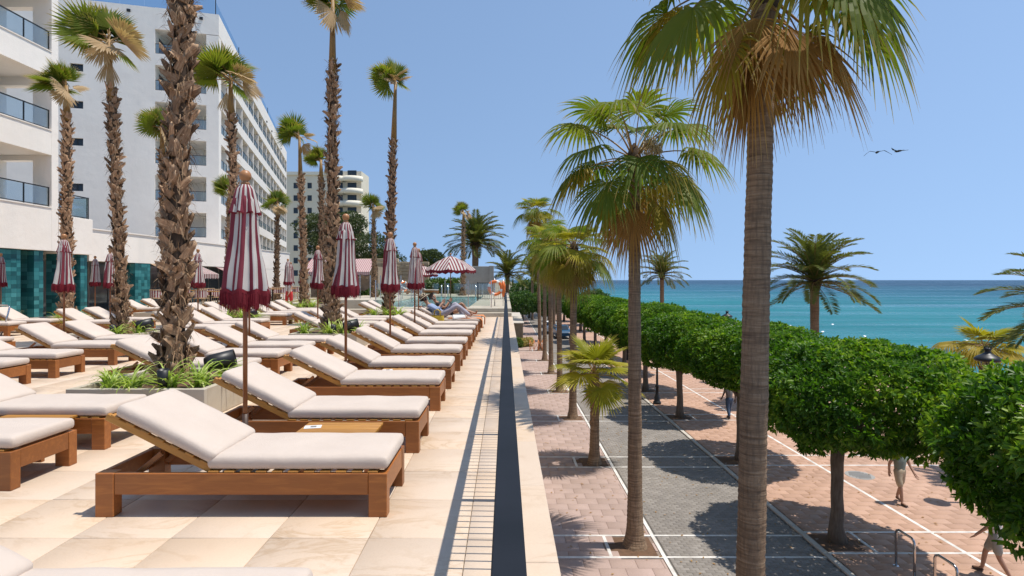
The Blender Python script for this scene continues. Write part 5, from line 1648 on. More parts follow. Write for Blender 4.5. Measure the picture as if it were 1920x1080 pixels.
# shaded underside where the furled cloth gathers round the pole
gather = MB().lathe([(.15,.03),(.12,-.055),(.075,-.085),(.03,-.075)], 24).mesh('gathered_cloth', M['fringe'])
fin_me = MB().lathe([(.016,0),(.036,.008),(.036,.022),(.022,.03),(.042,.05),(.050,.078),(.045,.104),(.027,.124),(.001,.130)], 16).mesh('finial', M['finial'])
pole_me = MB().tube([(0,0,0.0),(0,0,2.36)], .019, 12).mesh('pole', M['pole'])
sleeve_me = MB().tube([(0,0,0),(0,0,.46)], .0245, 12).mesh('sleeve', M['leather'])
def umbrella(x, y, label, seed, dz=0.0, rz=0.0, lean=0.0):
    t = thing('closed_umbrella', (x, y, dz), label, 'umbrella', 'furled striped umbrellas', rz)
    t.rotation_euler = (lean, lean*.5, rz)
    link('pole', pole_me, t); link('sleeve', sleeve_me, t)
    MB().lathe([(.001,.03),(.16,.03),(.17,.02),(.17,.001)], 20).build('base', M['black'], t) if not dz < -.01 else None
    c_, fr, cp, ed = CAN[seed % 4]
    link('canopy', c_, t, (0,0,1.50), None, (1,1,.88))
    f_ = link('fringe', fr, t, (0,0,1.50)); link('gathered_cloth', gather, t, (0,0,1.47))
    cp_ = link('top_cap', cp, t, (0,0,2.18)); link('edging', ed, cp_)
    link('finial', fin_me, t, (0,0,2.405))
    return t
UMB = [(-2.22, 4.82, 'nearest closed umbrella, largest in view, beside the nearest lounger', 0),
 (-2.25, 7.96, 'second closed umbrella along the walkway row', 1), (-2.25, 11.02, 'third closed umbrella along the walkway row', 2), (-2.25, 14.0, 'fourth closed umbrella along the walkway row', 3),
 (-2.58, 16.75, 'closed umbrella partly hidden behind the fourth walkway one', 0), (-8.92, 11.42, 'closed umbrella left of the blank wall, largest of the left group', 1), (-15.9, 21.9, 'small closed umbrella before the teal pier of the podium', 2),
 (-12.1, 17.3, 'closed umbrella touching the palm before the blank wall', 3), (-9.25, 17.0, 'closed umbrella just right of the thickest palm trunk', 0), (-5.1, 15.35, 'closed umbrella left of the second walkway palm', 1),
 (-9.55, 24.8, 'closed umbrella before the white shirted person', 2), (-11.2, 29.5, 'small closed umbrella right behind the one by the white shirted person', 3), (-15.4, 36.2-1.9, 'far small closed umbrella right of the nearest umbrella', 1),
 (-17.5, 19.6, 'closed umbrella cut by the left edge', 2), (-5.1, 11.25, 'closed umbrella whose pole shows behind the nearest umbrella', 3), (-13.0, 36.0, 'far pale closed umbrella left of the slim palm', 0)]
for i, (x, y, lab, s) in enumerate(UMB):
    umbrella(x, y, lab, s, 0, i*1.3, 0.0 if i else 0.004)
# open umbrella beside the pool
def open_umbrella(x, y, z, r_, h, label, fac=8):
    t = thing('open_umbrella', (x, y, z), label, 'umbrella')
    vs = []; st = []; fs = []
    rings = [(0.02, h), (.18, h-.06), (.5, h-.26), (.8, h-.50), (1.0, h-.70)]
    for k in range(fac):
        a0, a1 = 2*math.pi*k/fac, 2*math.pi*(k+1)/fac; b = len(vs); NU = 8
        for q, (rr_, zz) in enumerate(rings):
            for u in range(NU+1):
                f_ = u/NU; p0 = Vector((math.cos(a0), math.sin(a0), 0))*rr_*r_; p1 = Vector((math.cos(a1), math.sin(a1), 0))*rr_*r_
                p = p0.lerp(p1, f_); sag = -.06*rr_*math.sin(math.pi*f_)
                vs.append((p.x, p.y, zz+sag)); st.append(((f_-.5)*(p1-p0).length)/.16 + .25)
        W2 = NU+1
        fs += [(b+q*W2+u, b+(q+1)*W2+u, b+(q+1)*W2+u+1, b+q*W2+u+1) for q in range(len(rings)-1) for u in range(NU)]
    me = bpy.data.meshes.new('canopy'); me.from_pydata(vs, [], fs); me.materials.append(M['stripe']); add_attr(me, 'stripe', st); link('canopy', me, t)
    mb = MB(); n_ = fac*12
    def hem(i):
        a = 2*math.pi*i/n_; f_ = (i % 12)/12; k = i//12
        p0 = Vector((math.cos(2*math.pi*k/fac), math.sin(2*math.pi*k/fac), 0))*r_; p1 = Vector((math.cos(2*math.pi*(k+1)/fac), math.sin(2*math.pi*(k+1)/fac), 0))*r_
        p = p0.lerp(p1, f_); return Vector((p.x*1.004, p.y*1.004, h-.70-.06*math.sin(math.pi*f_)))
    for i in range(n_):
        p, q = hem(i), hem((i+1) % n_)
        dz0 = .13+.04*math.sin(i*1.57); dz1 = .13+.04*math.sin((i+1)*1.57)
        mb.quad(p, q, q-Vector((0,0,dz1)), p-Vector((0,0,dz0)))
    mb.build('fringe', M['fringe'], t)
    MB().tube([(0,0,0),(0,0,h+.02)], .024, 10).build('pole', M['pole'], t)
    link('finial', fin_me, t, (0,0,h+.02))
    for k in range(fac):
        a = 2*math.pi*k/fac
        MB().tube([(0,0,h-.1),(math.cos(a)*r_*.98, math.sin(a)*r_*.98, h-.71)], .009, 5).build('rib', M['pole'], t)
    return t
open_umbrella(-2.82, 29.0, 0.28, 1.3, 2.55, 'open maroon and white striped umbrella beside the pool')
open_umbrella(-6.7, 46.0, 0.35, 1.2, 2.4, 'small far striped umbrella left of the open one beyond the pool')

# ---- handrail at the left
hr = thing('steel_handrail', (-15.4, 15.9, 0), 'polished steel handrail by the steps at the left edge', 'handrail')
MB().tube([(-3, 2.2, .95), (-1.2, .9, .90), (1.2, .9-.7, .88), (1.32, .15, .84), (1.25, .12, .45), (1.1, .1, .0)], .022, 10).build('tube', M['steel'], hr)
MB().tube([(-.4, .55, .89), (-.4, .55, 0)], .02, 8).build('post', M['steel'], hr)

# ---- dining corner by the podium
MB().bevbox(-18.0, -13.2, 26.2, 41, 0, .32, .02).build('dining_terrace', M['travertine'])['kind'] = 'structure'
def dining_table(x, y, lab):
    t = thing('dining_table', (x, y, .322), lab, 'table', 'dining tables by the podium')
    MB().bevbox(-.45,.45,-.4,.4,.71,.75,.008).build('table_top', M['teak_light'], t)
    MB().tube([(0,0,.02),(0,0,.71)], .04, 8).build('leg', M['black'], t); MB().bevbox(-.25,.25,-.25,.25,0,.02,.004).build('base', M['black'], t)
def dining_chair(x, y, rz, lab):
    t = thing('dining_chair', (x, y, .322), lab, 'chair', 'rattan dining chairs by the podium', rz)
    MB().bevbox(-.24,.24,-.24,.24,.40,.44,.01).build('seat', M['sandstone_chair'], t)
    N = 16; vs = []; st = []
    for i in range(N+1):
        a = R(-100+200*i/N)
        for z in (.46, .80): vs.append((.26*math.sin(a), -.02+.26*math.cos(a), z)); st.append(i*.5)
    me = bpy.data.meshes.new('backrest'); me.from_pydata(vs, [], [(2*i,2*i+2,2*i+3,2*i+1) for i in range(N)]); me.materials.append(M['stripe']); add_attr(me, 'stripe', st)
    link('backrest', me, t)
    MB().tube([(vs[2*i+1][0], vs[2*i+1][1], .81) for i in range(N+1)], .02, 6).build('arm_rail', M['sandstone_chair'], t)
    for sx in (-.2,.2):
        for sy in (-.2,.2): MB().tube([(sx,sy,.4),(sx*1.1,sy*1.1,0)], .016, 6).build('leg', M['sandstone_chair'], t)
k = 0
for yi, y in enumerate([27.2, 29.6, 32.0, 34.4, 36.8, 39.2]):
    for xi, x in enumerate([-14.2, -16.3]):
        w_ = 'outer' if xi == 0 else 'inner'
        dining_table(x, y, 'teak dining table, %s from the camera in the %s line by the podium' % (ORD[yi], w_))
        for s_, nm in ((-1, 'near'), (1, 'far')):
            dining_chair(x + .1*s_, y+s_*.68, 0 if s_ > 0 else math.pi, 'striped rattan chair on the %s side of the %s table of the %s line' % (nm, ORD[yi], w_))
for i in range(9):
    g = thing('ornamental_grass', (-12.9+.1*math.sin(i*3), 26.3+i*1.5, 0), 'golden grass clump, %s from the camera along the dining terrace edge' % ORD[i], 'grass', 'grass clumps along the dining terrace')
    link('leaves', GOLD[i % 2], g, (0,0,0), (0,0,i*.7), .85)

# ---- pool fence, ladders, lifebuoys
pf = thing('pool_fence', (0, 0, .35), 'dark vertical bar fence at the right end of the pool', 'fence')
MB().box(-1.68, -.05, 33.98, 34.02, 1.05, 1.09).build('top_rail', M['black'], pf); MB().box(-1.68, -.05, 33.985, 34.015, .1, .13).build('bottom_rail', M['black'], pf)
bmm = MB().box(-.01,.01,-.01,.01,.13,1.05).mesh('bar', M['black'])
for i in range(15): link('bar', bmm, pf, (-1.62+i*.11, 34, 0))
for x in (-1.68, -.05): MB().box(x-.03, x+.03, 33.96, 34.04, 0, 1.12).build('post', M['black'], pf)
gp = thing('glass_pool_fence', (0, 0, .35), 'clear glass fence with slim steel posts along the near pool side', 'fence')
for i in range(5):
    x = -5.9 + i*1.05
    MB().box(x+.05, x+1.0, 25.68, 25.695, .08, 1.1).build('glass_pane', M['clear_glass'], gp)
    MB().box(x-.02, x+.02, 25.66, 25.715, 0, 1.25).build('post', M['steel'], gp)
MB().box(-.67, -.63, 25.66, 25.715, 0, 1.25).build('post', M['steel'], gp)
for i, (x, y, lab) in enumerate([(-2.0, 42.4, 'steel pool ladder at the right far corner of the pool'), (-4.6, 42.6, 'steel pool ladder at the far side of the pool'), (-6.3, 40, 'steel pool ladder at the left side of the pool')]):
    t = thing('pool_ladder', (x, y, .35), lab, 'ladder', 'steel pool ladders')
    for s_ in (-.25, .25):
        MB().tube([(s_, .7, 0), (s_, .65, .7), (s_, .45, .92), (s_, .2, .85), (s_, .0, .3), (s_, -.1, -.4)], .03, 8).build('rail', M['steel'], t)
    for q in range(2): MB().box(-.25,.25,-.12,-.04,-.15-.25*q,-.11-.25*q).build('rung', M['steel'], t)
def lifebuoy(x, y, z, lab, rz=0):
    t = thing('lifebuoy', (x, y, z), lab, 'lifebuoy', 'orange lifebuoys', rz)
    N, n_ = 40, 10; Rm, rm = .31, .075
    for seg in range(8):
        mb = MB(); vs = []
        a0, a1 = 2*math.pi*seg/8, 2*math.pi*(seg+1)/8
        if seg % 2: a0 += .18; a1 -= .18
        else: a0 -= .18; a1 += .18
        K = 7
        for i in range(K+1):
            a = a0+(a1-a0)*i/K
            for j in range(n_):
                b_ = 2*math.pi*j/n_; q = Rm + rm*(1.0 if seg % 2 == 0 else 1.01)*math.cos(b_)
                vs.append((q*math.cos(a), rm*math.sin(b_), q*math.sin(a)))
        mb.add(vs, [(i*n_+j, i*n_+(j+1)%n_, (i+1)*n_+(j+1)%n_, (i+1)*n_+j) for i in range(K) for j in range(n_)], 0, True)
        mb.build('ring_segment' if seg % 2 == 0 else 'white_band', M['orange_plastic'] if seg % 2 == 0 else M['paper'], t)
    MB().tube([(.38*math.cos(i*.4), .02, .38*math.sin(i*.4)) for i in range(17)], .01, 5).build('rope', M['paper'], t)
    MB().tube([(0,.11,-z+.35),(0,.11,.45)], .025, 8).build('post', M['steel'], t)
lifebuoy(-.50, 27.2, 1.22, 'orange and white lifebuoy at the end of the handrail', .25)
lifebuoy(-6.75, 37.5, 1.15, 'orange and white lifebuoy seen between the closed umbrellas', .9)
fl = thing('rescue_float', (-.12, 27.3, 1.2), 'orange rescue float hanging beside the right lifebuoy', 'float')
MB().tube([(0,0,.34),(.03,0,.1),(.02,0,-.2),(0,0,-.42)], [.05,.09,.09,.04], 10).build('body', M['orange_plastic'], fl)
MB().tube([(0,.1,-.85),(0,.1,.4)], .02, 6).build('post', M['steel'], fl)
bp = thing('glass_screen_posts', (0,0,.35), 'slim steel post screen on the left side of the pool', 'fence')
for i in range(7): MB().box(-8.4+i*.55, -8.36+i*.55, 30.4, 30.44, 0, 1.5).build('post', M['steel'], bp)

# ================================================================== PROMENADE FURNITURE
def street_lamp(x, y, lab):
    t = thing('street_lamp', (x, y, ZP), lab, 'street lamp', 'black street lamps of the promenade'); t.scale = (.9, .9, .87)
    MB().lathe([(.001,0),(.24,0),(.24,.12),(.2,.16),(.17,.22),(.17,.42),(.13,.5),(.10,.62),(.09,1.0),(.115,1.05),(.115,1.12),(.075,1.2),(.06,2.2),(.055,4.45),(.075,4.5),(.05,4.58)], 16).build('post', M['black'], t)
    for k in range(4):
        a = k*math.pi/2+.785
        MB().tube([(0,0,4.5),(math.cos(a)*.2,math.sin(a)*.2,4.62),(math.cos(a)*.26,math.sin(a)*.26,4.86)], .014, 6).build('bracket', M['black'], t)
    MB().lathe([(.05,4.58),(.16,4.62),(.22,4.86),(.22,4.9)], 14).build('glass', M['clear_glass'], t)
    MB().lathe([(.001,4.90),(.34,4.90),(.375,4.95),(.365,5.0),(.30,5.06),(.18,5.13),(.1,5.18),(.075,5.24),(.10,5.28),(.11,5.33),(.05,5.36),(.001,5.37)], 20).build('hood', M['black'], t)
    mb = MB()
    for k in range(6):
        a = k*math.pi/3; mb.tube([(math.cos(a)*.085,math.sin(a)*.085,5.33),(math.cos(a)*.11,math.sin(a)*.11,5.42)], [.015,.006], 5)
    mb.build('crown_finial', M['black'], t)
street_lamp(14.5, 17.0, 'black street lamp whose hood shows above the hedge at the right')
street_lamp(14.5, 37.0, 'black street lamp mostly hidden behind the hedge left of the tall trunk')
street_lamp(8.2, 30.6, 'black street lamp post standing on the kerb beside the lane')
def bike_hoop(x, y, lab):
    t = thing('bike_hoop', (x, y, ZP), lab, 'bike rack', 'steel bike hoops')
    pts = [(0,-.3,0.004),(0,-.3,.78),(0,-.27,.85),(0,-.2,.885),(0,.2,.885),(0,.27,.85),(0,.3,.78),(0,.3,.004)]
    MB().tube(pts, .027, 10).build('tube', M['steel'], t)
    for s_ in (-.3,.3): MB().lathe([(.001,.012),(.06,.012),(.06,.003)], 12, (0,s_,0)).build('foot_plate', M['steel'], t)
bike_hoop(9.15, 12.95, 'steel bike hoop beside the tree pit, farther from the camera')
bike_hoop(9.15, 11.75, 'steel bike hoop cut by the bottom edge')
mh = thing('drain_grate', (12.15, 19.4, ZP+.002), 'round dark drain grate in the terracotta paving', 'drain')
mb = MB().lathe([(.001,.004),(.42,.004),(.45,.002)], 24); mb.build('disc', M['concrete'], mh)
for i in range(7): MB().box(-.36+abs(i-3)*.05, .36-abs(i-3)*.05, -.3+i*.1-.015, -.3+i*.1+.015, .0042, .009).build('bar', M['black'], mh)
# planters, stump and rubble at the foot of the wall further along
pl = thing('wall_bench', (1.2, 62, ZP), 'low stone wall and steps beside the lane far along', 'wall')
MB().bevbox(-.8, .6, -4, 14, 0, 2.2, .04).build('body', M['rubble'], pl); MB().bevbox(-.9,.7,-4.1,14.1,2.201,2.34,.03).build('coping', M['kerb'], pl)
for i, (x, y, s_) in enumerate([(1.0, 56.3, .9), (1.6, 56.8, .7), (2.2, 57.3, .8)]):
    round_tree('low_shrub', x, y, ZP, .4, (.8*s_,.7*s_,.55*s_), 'dry low shrub at the end of the low stone wall, %s' % ['left','middle','right'][i], 120+i, 'gold_grass' if i else 'shrub', 350, (.12,.2), .03, 'shrubs along the lane', 'shrub')
ob = thing('orange_barrier', (2.9, 53.5, ZP), 'rust orange lattice barrier by the far pavement', 'barrier')
for i in range(4): MB().tube([(-.6+i*.4,0,0),(-.6+i*.4,0,1.05)], .03, 6).build('post', M['orange_cloth'], ob)
for i in range(3):
    MB().tube([(-.6+i*.4,.02,.1),(-.2+i*.4,.02,1.0)], .02, 5).build('brace', M['orange_cloth'], ob); MB().tube([(-.6+i*.4,.04,1.0),(-.2+i*.4,.04,.1)], .02, 5).build('brace', M['orange_cloth'], ob)
def car(x, y, rz, mat, lab):
    t = thing('parked_car', (x, y, ZP), lab, 'car', 'parked cars at the far end of the lane', rz)
    prof = [(-2.05,.35),(-2.1,.7),(-1.95,.88),(-1.0,.98),(-.45,1.42),(.9,1.45),(1.55,1.02),(2.0,.92),(2.08,.6),(2.05,.35)]
    mb = MB(); vs = []
    for sy, ins in ((-.85,0),(-.80,.0),(.80,0),(.85,0)):
        for (px, pz) in prof: vs.append((px, sy*(1 if pz < 1.1 else .84), pz if abs(sy) < .84 else pz*.985))
    n_ = len(prof)
    mb.add(vs, [(j*n_+i, (j+1)*n_+i, (j+1)*n_+(i+1)%n_, j*n_+(i+1)%n_) for j in range(3) for i in range(n_)] + [tuple(range(n_)), tuple(reversed(range(3*n_, 4*n_)))])
    mb.build('body', mat, t)
    for sx in (-1.3, 1.3):
        for sy in (-.8, .8):
            w = MB().tube([(sx,sy-.1,.32),(sx,sy+.1,.32)], .32, 16).build('wheel', M['black'], t); MB().tube([(sx,sy-.105,.32),(sx,sy+.105,.32)], .19, 12).build('rim', M['steel'], w)
    for sy in (-.735, .735): MB().box(-.75, 1.1, sy-.02, sy+.02, 1.05, 1.36).build('window', M['window'], t)
    MB().quad((-1.02,-.66,1.0),(-1.02,.66,1.0),(-.50,.62,1.40),(-.50,-.62,1.40)).build('windscreen', M['window'], t)
    for sy in (-.6,.6): MB().bevbox(-2.13,-2.05,sy-.16,sy+.16,.64,.76,.02).build('headlight', M['paper'], t)
car(5.7, 72.0, R(90), M['paper'], 'white car parked at the far end of the lane')
car(6.5, 66.0, R(95), M['car_blue'], 'blue car behind the lane palms')

# ================================================================== PEOPLE
def skin_mesh(name, verts, edges, radii, mat, root=0, sub=1, mats=None):
    me = bpy.data.meshes.new(name); bm = bmesh.new()
    lay = bm.verts.layers.skin.verify(); bv = []
    for i, (p, r_) in enumerate(zip(verts, radii)):
        v = bm.verts.new(p); rr_ = r_ if hasattr(r_, '__len__') else (r_, r_); v[lay].radius = rr_; v[lay].use_root = (i == root); bv.append(v)
    for a, b in edges: bm.edges.new((bv[a], bv[b]))
    bm.to_mesh(me); bm.free()
    o = bpy.data.objects.new('tmp', me); col.objects.link(o)
    m1 = o.modifiers.new('s', 'SKIN'); m1.use_smooth_shade = True
    m2 = o.modifiers.new('d', 'SUBSURF'); m2.levels = sub; m2.render_levels = sub
    dg = bpy.context.evaluated_depsgraph_get(); ev = o.evaluated_get(dg)
    out = bpy.data.meshes.new_from_object(ev); out.name = name
    col.objects.unlink(o); bpy.data.objects.remove(o)
    out.materials.clear(); out.materials.append(mat)
    out.polygons.foreach_set('use_smooth', [True]*len(out.polygons))
    return out
class Skel:
    def __init__(s): s.v = []; s.e = []; s.r = []
    def add(s, p, r_, parent=None):
        s.v.append(tuple(p)); s.r.append(r_)
        if parent is not None: s.e.append((parent, len(s.v)-1))
        return len(s.v)-1
def person(x, y, z, rz, label, J, skin, top=None, bottom=None, shoes=None, hair='hair', group=None, sleeves=.5, legs=.5, hat=False, hand_curl=.03, scale=1.0, skirt=False):
    """J: joints in metres, facing +y; every figure is one body mesh with clothes as children"""
    t = thing('person', (x, y, z), label, 'person', group, rz); t.scale = (scale,)*3
    S = Skel()
    g = {k: Vector(v) for k, v in J.items()}
    pel = S.add(g['pelvis'], (.145,.11)); w = S.add(g['waist'], (.13,.10), pel); ch = S.add(g['chest'], (.155,.11), w); ne = S.add(g['neck'], (.058,.058), ch)
    hd = g['head']; nk = g['neck']; up = (hd-nk).normalized(); fw = g.get('face', Vector((0,1,0)))
    h0 = S.add(nk + up*.05, .056, ne); h1 = S.add(hd - up*.02 + fw*.01, (.082,.09), h0); h2 = S.add(hd + up*.05, (.088,.096), h1); h3 = S.add(hd + up*.115, (.055,.06), h2)
    nose = S.add(hd + fw*.105 - up*.005, .011, h1)
    for sd in ('l', 'r'):
        sh = S.add(g['sh_'+sd], .062, ch); el = S.add(g['el_'+sd], .043, sh); wr = S.add(g['wr_'+sd], .030, el)
        ad = (g['wr_'+sd]-g['el_'+sd]).normalized(); pm = S.add(g['wr_'+sd]+ad*.06, (.036,.022), wr)
        side = ad.cross(Vector((0,1,0.01))).normalized()
        for q, (off, ln) in enumerate(((-.028,.062),(-.010,.075),(.010,.07),(.028,.055))):
            k1 = S.add(g['wr_'+sd]+ad*.10+side*off, .0095, pm); S.add(g['wr_'+sd]+ad*(.10+ln*.9)+side*off+fw*hand_curl, .0075, k1)
        th = S.add(g['wr_'+sd]+ad*.055+side*-.045+fw*.02, .0105, wr); S.add(g['wr_'+sd]+ad*.10+side*-.055+fw*.035, .009, th)
        hp = S.add(g['hip_'+sd], .098, pel); kn = S.add(g['kn_'+sd], .060, hp); cf = S.add(g['kn_'+sd].lerp(g['an_'+sd], .33), .057, kn); an = S.add(g['an_'+sd], .040, cf)
        S.add(g['toe_'+sd], (.042,.026), an); fd = (g['an_'+sd]-g['toe_'+sd])
    link('body', skin_mesh('body', S.v, S.e, S.r, M[skin]), t)
    def part(name, chains, mat):
        """chains: list of [(point, radius), ...] sharing the first point"""
        S2 = Skel(); root = S2.add(chains[0][0][0], chains[0][0][1])
        for c in chains:
            prev = root
            for p, r_ in c[1:]: prev = S2.add(p, r_, prev)
        link(name, skin_mesh(name, S2.v, S2.e, S2.r, M[mat]), t)
    L = lambda a, b, f_: g[a].lerp(g[b], f_)
    if top:
        part('shirt', [[(g['chest'], (.178,.135)), (L('chest','neck',.62), (.11,.085))], [(g['chest'], (.178,.135)), (g['waist'], (.158,.128)), (L('waist','pelvis',.7), (.165,.132)), (L('waist','pelvis',1.45), (.172,.138))]] +
             [[(g['chest'], (.178,.135)), (g['sh_'+s_], .080), (L('sh_'+s_,'el_'+s_, sleeves if sleeves <= 1 else 1), .062)] + ([(L('el_'+s_,'wr_'+s_, sleeves-1), .05)] if sleeves > 1 else []) for s_ in 'lr'], top)
    if bottom:
        part('shorts' if legs < 1 else 'trousers', [[(g['pelvis'], (.168,.135)), (L('pelvis','waist',.95), (.152,.122))]] +
             [[(g['pelvis'], (.168,.135)), (g['hip_'+s_], .118), (L('hip_'+s_,'kn_'+s_, min(legs*1.6, 1)), .092 if legs < 1 else .078)] + ([(L('kn_'+s_,'an_'+s_, .5), .074), (L('kn_'+s_,'an_'+s_, .95), .062)] if legs >= 1 else []) for s_ in 'lr'], bottom)
    if shoes:
        for s_ in 'lr':
            a_, t_ = g['an_'+s_], g['toe_'+s_]; d_ = (t_-a_); d_.z = 0; d_ = d_.normalized() if d_.length > .01 else Vector((0,1,0))
            part('shoe', [[(a_+Vector((0,0,-.035))-d_*.04, (.05,.04)), (a_.lerp(t_, .6)+Vector((0,0,-.02)), (.052,.035)), (t_+d_*.03, (.047,.026))]], shoes)
    if hair:
        part('hair', [[(hd+up*.06-fw*.012, (.096,.104)), (hd+up*.125-fw*.01, (.06,.062))], [(hd+up*.06-fw*.012, (.096,.104)), (hd-fw*.045, (.085,.065))]], hair)
    side = up.cross(fw).normalized()
    for s_ in (-1, 1):
        MB().lathe([(.001,-.009),(.009,0),(.001,.009)], 8, tuple(hd+fw*.088+side*s_*.032+up*.02)).build('eye', M['hair'], t)
        MB().lathe([(.001,-.03),(.016,-.012),(.018,.012),(.001,.03)], 8, tuple(hd+side*s_*.09)).build('ear', M[skin], t)
    MB().tube([hd+fw*.094+side*-.022-up*.045, hd+fw*.1-up*.047, hd+fw*.094+side*.022-up*.045], .006, 5).build('mouth', M['red_cloth'], t)
    if hat:
        S_ = up.to_track_quat('Z','Y').to_matrix().to_4x4()
        mb = MB().lathe([(.22,.0),(.12,.02),(.112,.03),(.105,.10),(.07,.135),(.001,.14)], 20); mb.lathe([(.22,-.003),(.11,.012)], 20)
        Mh = Matrix.Translation(hd+up*.045) @ S_; mb.v = [tuple(Mh @ Vector(p)) for p in mb.v]; mb.build('hat', M['straw'], t)
        mb = MB().lathe([(.1145,.03),(.113,.06)], 20); mb.v = [tuple(Mh @ Vector(p)) for p in mb.v]; mb.build('hat_band', M['leather'], t)
    return t
def walk(st=.30, arm=.18, elb=.10):
    return dict(pelvis=(0,0,.93), waist=(0,.0,1.10), chest=(0,.01,1.32), neck=(0,.02,1.49), head=(0,.045,1.63),
      sh_l=(-.19,.01,1.42), el_l=(-.24,arm*.6,1.15), wr_l=(-.23,arm+elb,.94), sh_r=(.19,.01,1.42), el_r=(.24,-arm*.7,1.15), wr_r=(.23,-arm+elb*.4,.92),
      hip_l=(-.10,-.02,.88), kn_l=(-.105,-st*.28,.50), an_l=(-.105,-st,.13), toe_l=(-.11,-st+.13,.035), hip_r=(.10,.02,.88), kn_r=(.105,st*.72,.49), an_r=(.105,st*.95,.075), toe_r=(.11,st*.95+.16,.04))
PG = 'people walking on the promenade'
person(10.80, 27.3, ZP+.004, R(8), 'person in grey shirt and blue jeans walking away beyond the tall trunk', walk(.22), 'skin_dark', 'grey_cloth', 'denim', 'black_cloth', 'hair', PG, .55, 1.0)
person(11.85, 17.0, ZP+.004, R(190), 'person in beige shorts walking under the hedge, only legs in view', walk(.2), 'skin', 'green_cloth', 'beige_cloth', 'leather', 'hair', PG, .6, .62)
person(11.05, 12.75, ZP+.004, R(40), 'person in khaki shorts and sandals striding by the right edge', walk(.27), 'skin', 'white_cloth', 'khaki_cloth', 'leather', 'hair', PG, .5, .6)
person(6.15, 52.5, ZP+.004, R(170), 'far person in a black shirt and pale shorts walking in the lane', walk(.2), 'skin', 'black_cloth', 'grey_cloth', 'paper', 'hair', PG, .5, .6)
person(9.45, 43.5, ZP+.004, R(185), 'person in black standing under the far hedge, left of a pair', walk(.08), 'skin', 'black_cloth', 'black_cloth', 'black_cloth', 'hair', PG, .9, .6)
person(9.95, 43.6, ZP+.004, R(185), 'person in black standing under the far hedge, right of a pair', walk(.1), 'skin', 'black_cloth', 'black_cloth', 'black_cloth', 'hair', PG, .5, .6)
person(-10.95, 28.6, 0.004, R(160), 'person in white shirt and red shorts standing behind the closed umbrella', walk(.1), 'skin', 'white_cloth', 'red_cloth', 'paper', 'hair', None, .5, .62)
# sunbathers; local +x points to the feet, seat top at z = 0.40
def recline(kneel=.34, other=.05):
    up_ = Vector((-math.cos(BACK+.10), 0, math.sin(BACK+.10)))
    b = Vector((0, 0, .145))
    c = lambda s_, dz=0, dy=0: b + up_*s_ + Vector((0, dy, dz))
    return dict(pelvis=b, waist=c(.17,.01), chest=c(.38,.03), neck=c(.54,.05), head=c(.66,.13), face=Vector((.55,0,.83)).normalized(),
      sh_l=c(.46,.03,.18), el_l=c(.22,.0,.29)+Vector((.06,0,.03)), wr_l=c(.2,.12,.18)+Vector((.15,0,.10)), sh_r=c(.46,.03,-.18), el_r=c(.22,.0,-.29)+Vector((.06,0,.03)), wr_r=c(.2,.12,-.16)+Vector((.15,0,.10)),
      hip_l=b+Vector((.06,.09,0)), kn_l=b+Vector((.40,.11,kneel)), an_l=b+Vector((.66,.10,-.06)), toe_l=b+Vector((.80,.10,-.085)),
      hip_r=b+Vector((.06,-.09,0)), kn_r=b+Vector((.47,-.10,other)), an_r=b+Vector((.90,-.09,-.05)), toe_r=b+Vector((.95,-.09,.07)))
person(-1.98, 17.35+.33, .375, 0, 'reader in a straw hat and light blue shirt reclining on a lounger', recline(.36,.30), 'skin', 'blue_cloth', 'lilac_cloth', None, 'hair', None, 1.6, 1.0, True)
person(-1.90, 18.8+.33, .375, 0, 'sunbather in a black top with bare bent legs beside the reader', recline(.30,.08), 'skin_tan', 'black_cloth', 'black_cloth', None, 'hair', None, .6, .25)
bk = thing('open_book', (-1.75, 17.68, .92), 'dark book held up by the reader in the hat', 'book')
bk.rotation_euler = (0, R(-50), 0)
MB().box(-.002,.006,-.15,-.003,-.1,.1).build('cover', M['black_cloth'], bk); MB().box(-.002,.006,.003,.15,-.1,.1).build('cover', M['black_cloth'], bk); MB().box(-.012,-.003,-.14,.14,-.09,.09).build('pages', M['paper'], bk)
# towel draped over the foot end
def towel(x, y, lab, L=1.0, w=.6, drop=.3):
    vs = []; N, K = 22, 10
    for i in range(N+1):
        s_ = i/N*(L+drop)
        for k in range(K+1):
            yy = -w/2+w*k/K; zz = .402; xx = s_
            if s_ > L: xx = L + .045*math.sin(min(1,(s_-L)/.08)*1.57)+.02*math.sin(yy*18); zz = .402-(s_-L)
            zz += .012*noise.noise((xx*6, yy*6, 3)) + .01; vs.append((xx, yy, zz))
    mb = MB(); mb.add(vs, [(i*(K+1)+k, (i+1)*(K+1)+k, (i+1)*(K+1)+k+1, i*(K+1)+k+1) for i in range(N) for k in range(K)], 0, True)
    o = mb.build('towel', M['orange_cloth'], None, (x, y, 0)); tag(o, lab, 'towel', 'orange towels')
towel(-1.78, 17.68, 'orange towel hanging over the foot end of the reader lounger')
towel(-1.6, 19.13, 'orange towel under the sunbather legs', .85)
vs = []; N = 10
mb = MB()
for i in range(N+1):
    s_ = i/N
    for k in range(7):
        yy = -.27+.09*k; vs.append((-.05-.66*s_, yy, .015+.36*s_+.01*noise.noise((s_*5, yy*5, 1))))
mb.add(vs, [(i*7+k, i*7+k+1, (i+1)*7+k+1, (i+1)*7+k) for i in range(N) for k in range(6)], 0, True)
tag(mb.build('towel', M['orange_cloth'], None, (-2.0, 17.68, .405)), 'orange towel under the back of the reader', 'towel', 'orange towels')
bg_ = thing('beach_bag', (-2.08, 17.20, 0.0), 'bright yellow beach bag standing beside the reader', 'bag')
mb = MB(); 
vs = []
